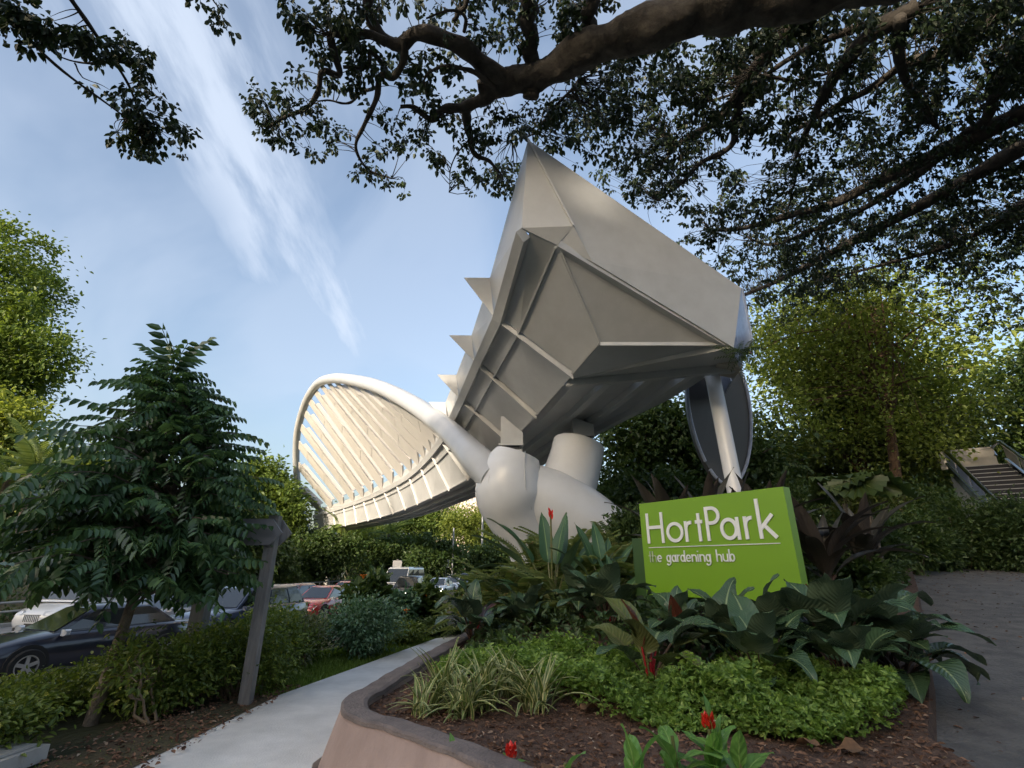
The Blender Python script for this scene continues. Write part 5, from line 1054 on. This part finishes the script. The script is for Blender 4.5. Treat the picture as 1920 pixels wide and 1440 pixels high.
# costus with red cones at the near edge of the bed
CS = [blade_mesh('costus_leaf', ['costus', 'greenstalk'], .01, an, L, W, cu, .18, .006, .4, 1.7, 120+s, .004, 9) for s, (an, L, W, cu) in enumerate([(.5, .24, .045, .9), (.8, .25, .048, 1.0), (1.1, .24, .046, .8), (.25, .22, .045, .5)])]
def costus(label, x, y, top, n, seed, flower=True, s=1.2):
    r = np.random.default_rng(seed); z = bz(x, y)-.01; t = thing('costus', label, 'plant', (x, y, z), 0, 'red-coned costus plants'); h = top-z+.05
    G().tube([(0, 0, 0), (.01, 0, h*.6), (0, 0, h)], .010, 6).build('stem', 'greenstalk', t, True)
    for k in range(n):
        o = inst(CS[int(r.integers(0, 4))], 'leaf', t, (0, 0, h*(.15+.6*k/n)), (0, 0, 0), s*r.uniform(.8, 1.1)); o.rotation_euler = (Matrix.Rotation(k*2.1+seed, 3, 'Z') @ Matrix.Rotation(-r.normal(0, .15), 3, 'X')).to_euler()
    if flower:
        g = G(); T = leafT(.6, .3, -.1)
        for k in range(22):
            a = k*2.4; e = k/22; g.add(*xf(T, (math.cos(a)*.016*(1-e*.5), math.sin(a)*.016*(1-e*.5), h+.055*e), (math.cos(a)*.45, math.sin(a)*.45, 1), (math.cos(a), math.sin(a), .2), .045), m=0)
        for k in range(2): g.add(*xf(leafT(.5, .2, .1), (.012, -.01, h+.035), (.8-k*1.4, -.4, .6), (0, -.5, 1), .03), m=1)
        g.build('flower_cone', ['redflower', 'whiteflower'], t)
    return t
def cpos(u, v, y): p = at(u, v, y); return p[0], y, p[2]
x, y, z = cpos(1332, 1388, 3.25); costus('costus with open red cone at the near edge of the bed', x, y, z, 10, 1)
x, y, z = cpos(1262, 1400, 3.2); costus('leafy costus without flower beside the open red cone', x, y, z, 9, 2, False)
x, y, z = cpos(1385, 1425, 3.15); costus('low costus shoot right of the open red cone', x, y, z, 7, 3, False)
x, y, z = cpos(1190, 1436, 3.1); costus('half hidden costus shoot toward the wall', x, y, z, 8, 4, False)
x, y, z = cpos(958, 1440, 3.65); costus('costus with red cone peeping over the wall cap', x, y, z, 4, 5, True, .6)
x, y, z = cpos(1060, 1452, 3.2); costus('costus shoot between the two red cones', x, y, z, 6, 6, False, .8)
x, y, z = cpos(850, 1450, 3.95); costus('small costus shoot at the wall cap bend', x, y, z, 5, 7, False, .6)

# ================================================================== LEFT VERGE: HEDGE, SHRUBS, GRASS
# leafy hedge plants from the near left to the round bushes
hl = [(-5.1, 5.0, .27, 'olive hedge shrub beside the drain slab'), (-5.9, 5.9, .24, 'olive hedge shrub behind the drain slab'), (-6.9, 5.6, .20, 'low hedge shrub nearest the navy sedan'), (-4.55, 6.9, .38, 'olive hedge shrub wrapped round the conical trunk'), (-5.4, 7.2, .28, 'hedge shrub behind the conical trunk'), (-4.5, 7.9, .42, 'tall hedge shrub at the broken post'), (-4.0, 7.6, .44, 'hedge shrub left of the timber sign post'), (-4.15, 8.7, .46, 'yellowish hedge shrub right behind the timber sign post'), (-5.1, 9.0, .34, 'hedge shrub between broken post and the road'), (-6.2, 7.0, .20, 'low hedge shrub below the silver sedan'), (-4.3, 9.7, .42, 'clipped hedge shrub past the timber sign post'), (-4.5, 10.2, .34, 'hedge shrub below the blue sport utility car')]
for k, (x, y, h, lab) in enumerate(hl):
    x += .28; h += .05; z0 = gz(x, y); shrub('hedge_shrub', lab, 'shrub', (x, y, z0+h*1.0), (.80, .78, h), 4400, .068, 'hedgeleaf', 400+k, LEAF, 12, 'twig', 'hedge along the road verge', lumps=22)
bs = thing('bare_stemmed_shrub', 'leggy shrub with bare pale forking stems below its leaves', 'shrub', (-3.95, 6.35, -.02)); g = G(); r = np.random.default_rng(8); tips = []
def fork(p, d, L, rad, dep):
    e = p + d*L; m_ = (p+e)/2 + r.normal(0, .03, 3); g.tube([p, m_, e], [rad, rad*.85, rad*.7], 6, cap=False)
    if dep == 0: tips.append(e); return
    for s in range(2 if dep < 3 else 3): fork(e, unit(d + r.normal(0, .42, 3) + np.array([0, 0, .12])), L*r.uniform(.68, .9), rad*.68, dep-1)
for q in range(3): fork(np.array([r.normal(0, .03), r.normal(0, .03), 0]), unit(np.array([r.normal(0, .5), r.normal(0, .35), 1])), .27, .017, 3)
g.build('stems', 'twig', bs, True); tips = np.array(tips); C = np.repeat(tips, 30, 0); P = C + r.normal(0, .09, C.shape); g = G(); leaves(g, P, C*.8, .075, LEAF, r); g.build('foliage', 'hedgeleaf', bs)
def pshrub(name, label, u0, u1, v0, v1, y, leaf, n, ls, seed, T=LEAF, group='shrubs along the road verge', **kw):
    c, rad = crown_px(u0, u1, v0, v1, y); z = gz(c[0], y); zt_ = c[2]+rad[2]; h = max(.15, (zt_-z)/2); return shrub(name, label, 'shrub', (c[0], y, z+h), (rad[0], rad[0]*.9, h), n, ls, leaf, seed, T, group=group, ground=z, **kw)
pshrub('round_shrub', 'round glossy blue-green bush by the grass strip', 598, 765, 1105, 1225, 10.6, 'glossbush', 5200, .085, 1, lumps=30)
pshrub('pale_shrub', 'thin pale grey-green shrub left of the round glossy bush', 540, 612, 1140, 1240, 9.6, 'paleleaf', 900, .075, 2, lumps=14)
pshrub('clipped_shrub', 'clipped dark shrub at the bend of the hedge', 440, 560, 1125, 1250, 9.9, 'hedgeleaf', 4200, .08, 3, lumps=26)
pshrub('low_shrub', 'low clipped olive shrub right of the round glossy bush', 690, 800, 1165, 1235, 12.2, 'hedgeleaf', 3200, .08, 4, lumps=24)
pshrub('low_shrub', 'low dark shrub running beside the far footpath edge', 770, 880, 1155, 1215, 13.6, 'darkleaf', 3400, .09, 5, lumps=24)
pshrub('tall_shrub', 'tall loose shrub with large leaves before the red car', 640, 735, 1065, 1190, 13.2, 'midleaf', 900, .20, 6, ROUND, lumps=12, bark='greenstalk')
pshrub('tall_shrub', 'tall loose shrub with orange blooms before the black sport utility car', 765, 850, 1070, 1180, 15.0, 'midleaf', 900, .22, 7, ROUND, lumps=12, bark='greenstalk')
pshrub('tall_shrub', 'loose big-leaved shrub between the two tall loose shrubs', 700, 790, 1105, 1190, 14.0, 'glossbush', 900, .17, 8, ROUND, lumps=12, bark='greenstalk')
pshrub('tall_shrub', 'leafy shrub at the edge of the fern mound', 840, 925, 1090, 1180, 14.6, 'midleaf', 1300, .17, 9, lumps=14, bark='greenstalk')
for k, (u, v, y, lab) in enumerate([(681, 1085, 13.0, 'orange flower on the tall loose shrub by the red car'), (801, 1120, 14.6, 'orange flower below the tall loose shrub'), (720, 1120, 13.6, 'orange flower among the big-leaved shrubs'), (762, 1150, 13.4, 'orange flower low among the shrubs')]):
    g = G(); scatter(g, leafT(.5, .3, -.2), np.zeros((7, 3)), frames(np.c_[np.cos(np.arange(7)*.9), np.sin(np.arange(7)*.9), np.full(7, .7)], np.tile([0, 0, 1.], (7, 1))), .14); p = at(u, v, y); o = g.build('orange_flower', 'orangeflower', None, loc=tuple(p)); tag(o, lab, 'flower', 'orange flowers in the verge shrubs')
# dark shrubs right of the sign and below the escalator
rs = [(1560, 1700, 960, 1075, 13.5, 'darkleaf', 'dark shrub right of the bronze rosettes'), (1640, 1760, 930, 1070, 15.5, 'midleaf', 'mid green shrub at the head of the paved path'), (1720, 1860, 875, 1068, 17.0, 'midleaf', 'rounded green shrub left of the escalator'), (1690, 1800, 985, 1065, 16.6, 'darkleaf', 'low dark shrub along the far end of the paved path'), (1780, 1930, 980, 1065, 16.8, 'darkleaf', 'long dark shrub under the escalator'), (1850, 1990, 925, 1062, 16.0, 'darkleaf', 'dark shrub at the right foot of the escalator'), (1500, 1620, 1000, 1090, 11.8, 'midleaf', 'small green shrub right behind the green sign'), (1560, 1660, 1040, 1110, 10.6, 'midleaf', 'low green shrub behind the maroon-leaved philodendron')]
for k, (u0, u1, v0, v1, y, lf, lab) in enumerate(rs): pshrub('park_shrub', lab, u0, u1, v0, v1, y, lf, 4600, .15, 500+k, group='shrubs around the paved path', lumps=26)
pshrub('park_shrub', 'dark shrub under the white column', 1230, 1400, 960, 1050, 13.5, 'darkleaf', 4200, .17, 530, group='shrubs around the paved path', lumps=24)
pshrub('park_shrub', 'dark shrub between pier and green sign', 1130, 1240, 950, 1060, 15.5, 'darkleaf', 3600, .17, 531, group='shrubs around the paved path', lumps=22)
pshrub('park_shrub', 'shrub closing the gap below the golden tree', 1400, 1560, 900, 1000, 19, 'midleaf', 4200, .2, 532, group='shrubs around the paved path', lumps=24)
pshrub('park_shrub', 'broad shrub below the olive layered tree', 1540, 1740, 880, 990, 21, 'oliveleaf', 4200, .22, 533, group='shrubs around the paved path', lumps=24)
# grass strip, earth edge
vg = tag(G().add([(-3.25, 3.5, .006), (-3.18, 5.3, .006), (-3.06, 7.45, .006), (-3.45, 7.4, .012), (-3.8, 6.4, .012), (-4.0, 5, .012), (-4.2, 3.5, .012)], [(0, 1, 2, 3, 4, 5, 6)]).build('verge', 'earth'), kind='structure')
def grass(label, poly, n, seed, h=.09):
    r = np.random.default_rng(seed); poly = np.asarray(poly, float); q = r.uniform(poly.min(0), poly.max(0), (n*4, 2)); q = q[inpoly(q, poly)][:n]; nq = len(q)
    z = terr(q[:, 0], q[:, 1]); d = r.normal(0, .5, (nq, 3)); d[:, 2] = 1; g = G(); scatter(g, leafT(.12, .2, .3), np.c_[q, z], frames(d, r.normal(0, 1, (nq, 3))), h*r.uniform(.5, 1.4, nq)); tag(g.build('grass', 'grass'), label, 'grass', None, 'stuff')
grass('short green grass strip between footpath and bushes', [(-3.15, 7.3), (-2.75, 8.9), (-1.8, 13), (-2.6, 13.6), (-4.2, 10.5), (-4, 8)], 12000, 1)
grass('patchy grass along the near footpath edge', [(-3.25, 3.2), (-3.2, 5.4), (-3.12, 6.2), (-3.5, 6.0), (-4.3, 4.8), (-4.6, 3.2)], 5000, 2, .07)
r = np.random.default_rng(5); q = r.uniform((-4.2, 4.2), (-3.0, 8), (1400, 2)); nq = len(q); nr = r.normal(0, .3, (nq, 3)); nr[:, 2] += 1; g = G(); scatter(g, leafT(.5, .3, .1), np.c_[q, np.full(nq, .02)], frames(r.normal(0, 1, (nq, 3))*np.array([1, 1, .2]), nr), .045*r.uniform(.4, 1.5, nq)); tag(g.build('leaf_litter', 'chip'), 'dry leaf litter under the hedge beside the footpath', 'leaf litter', None, 'stuff')
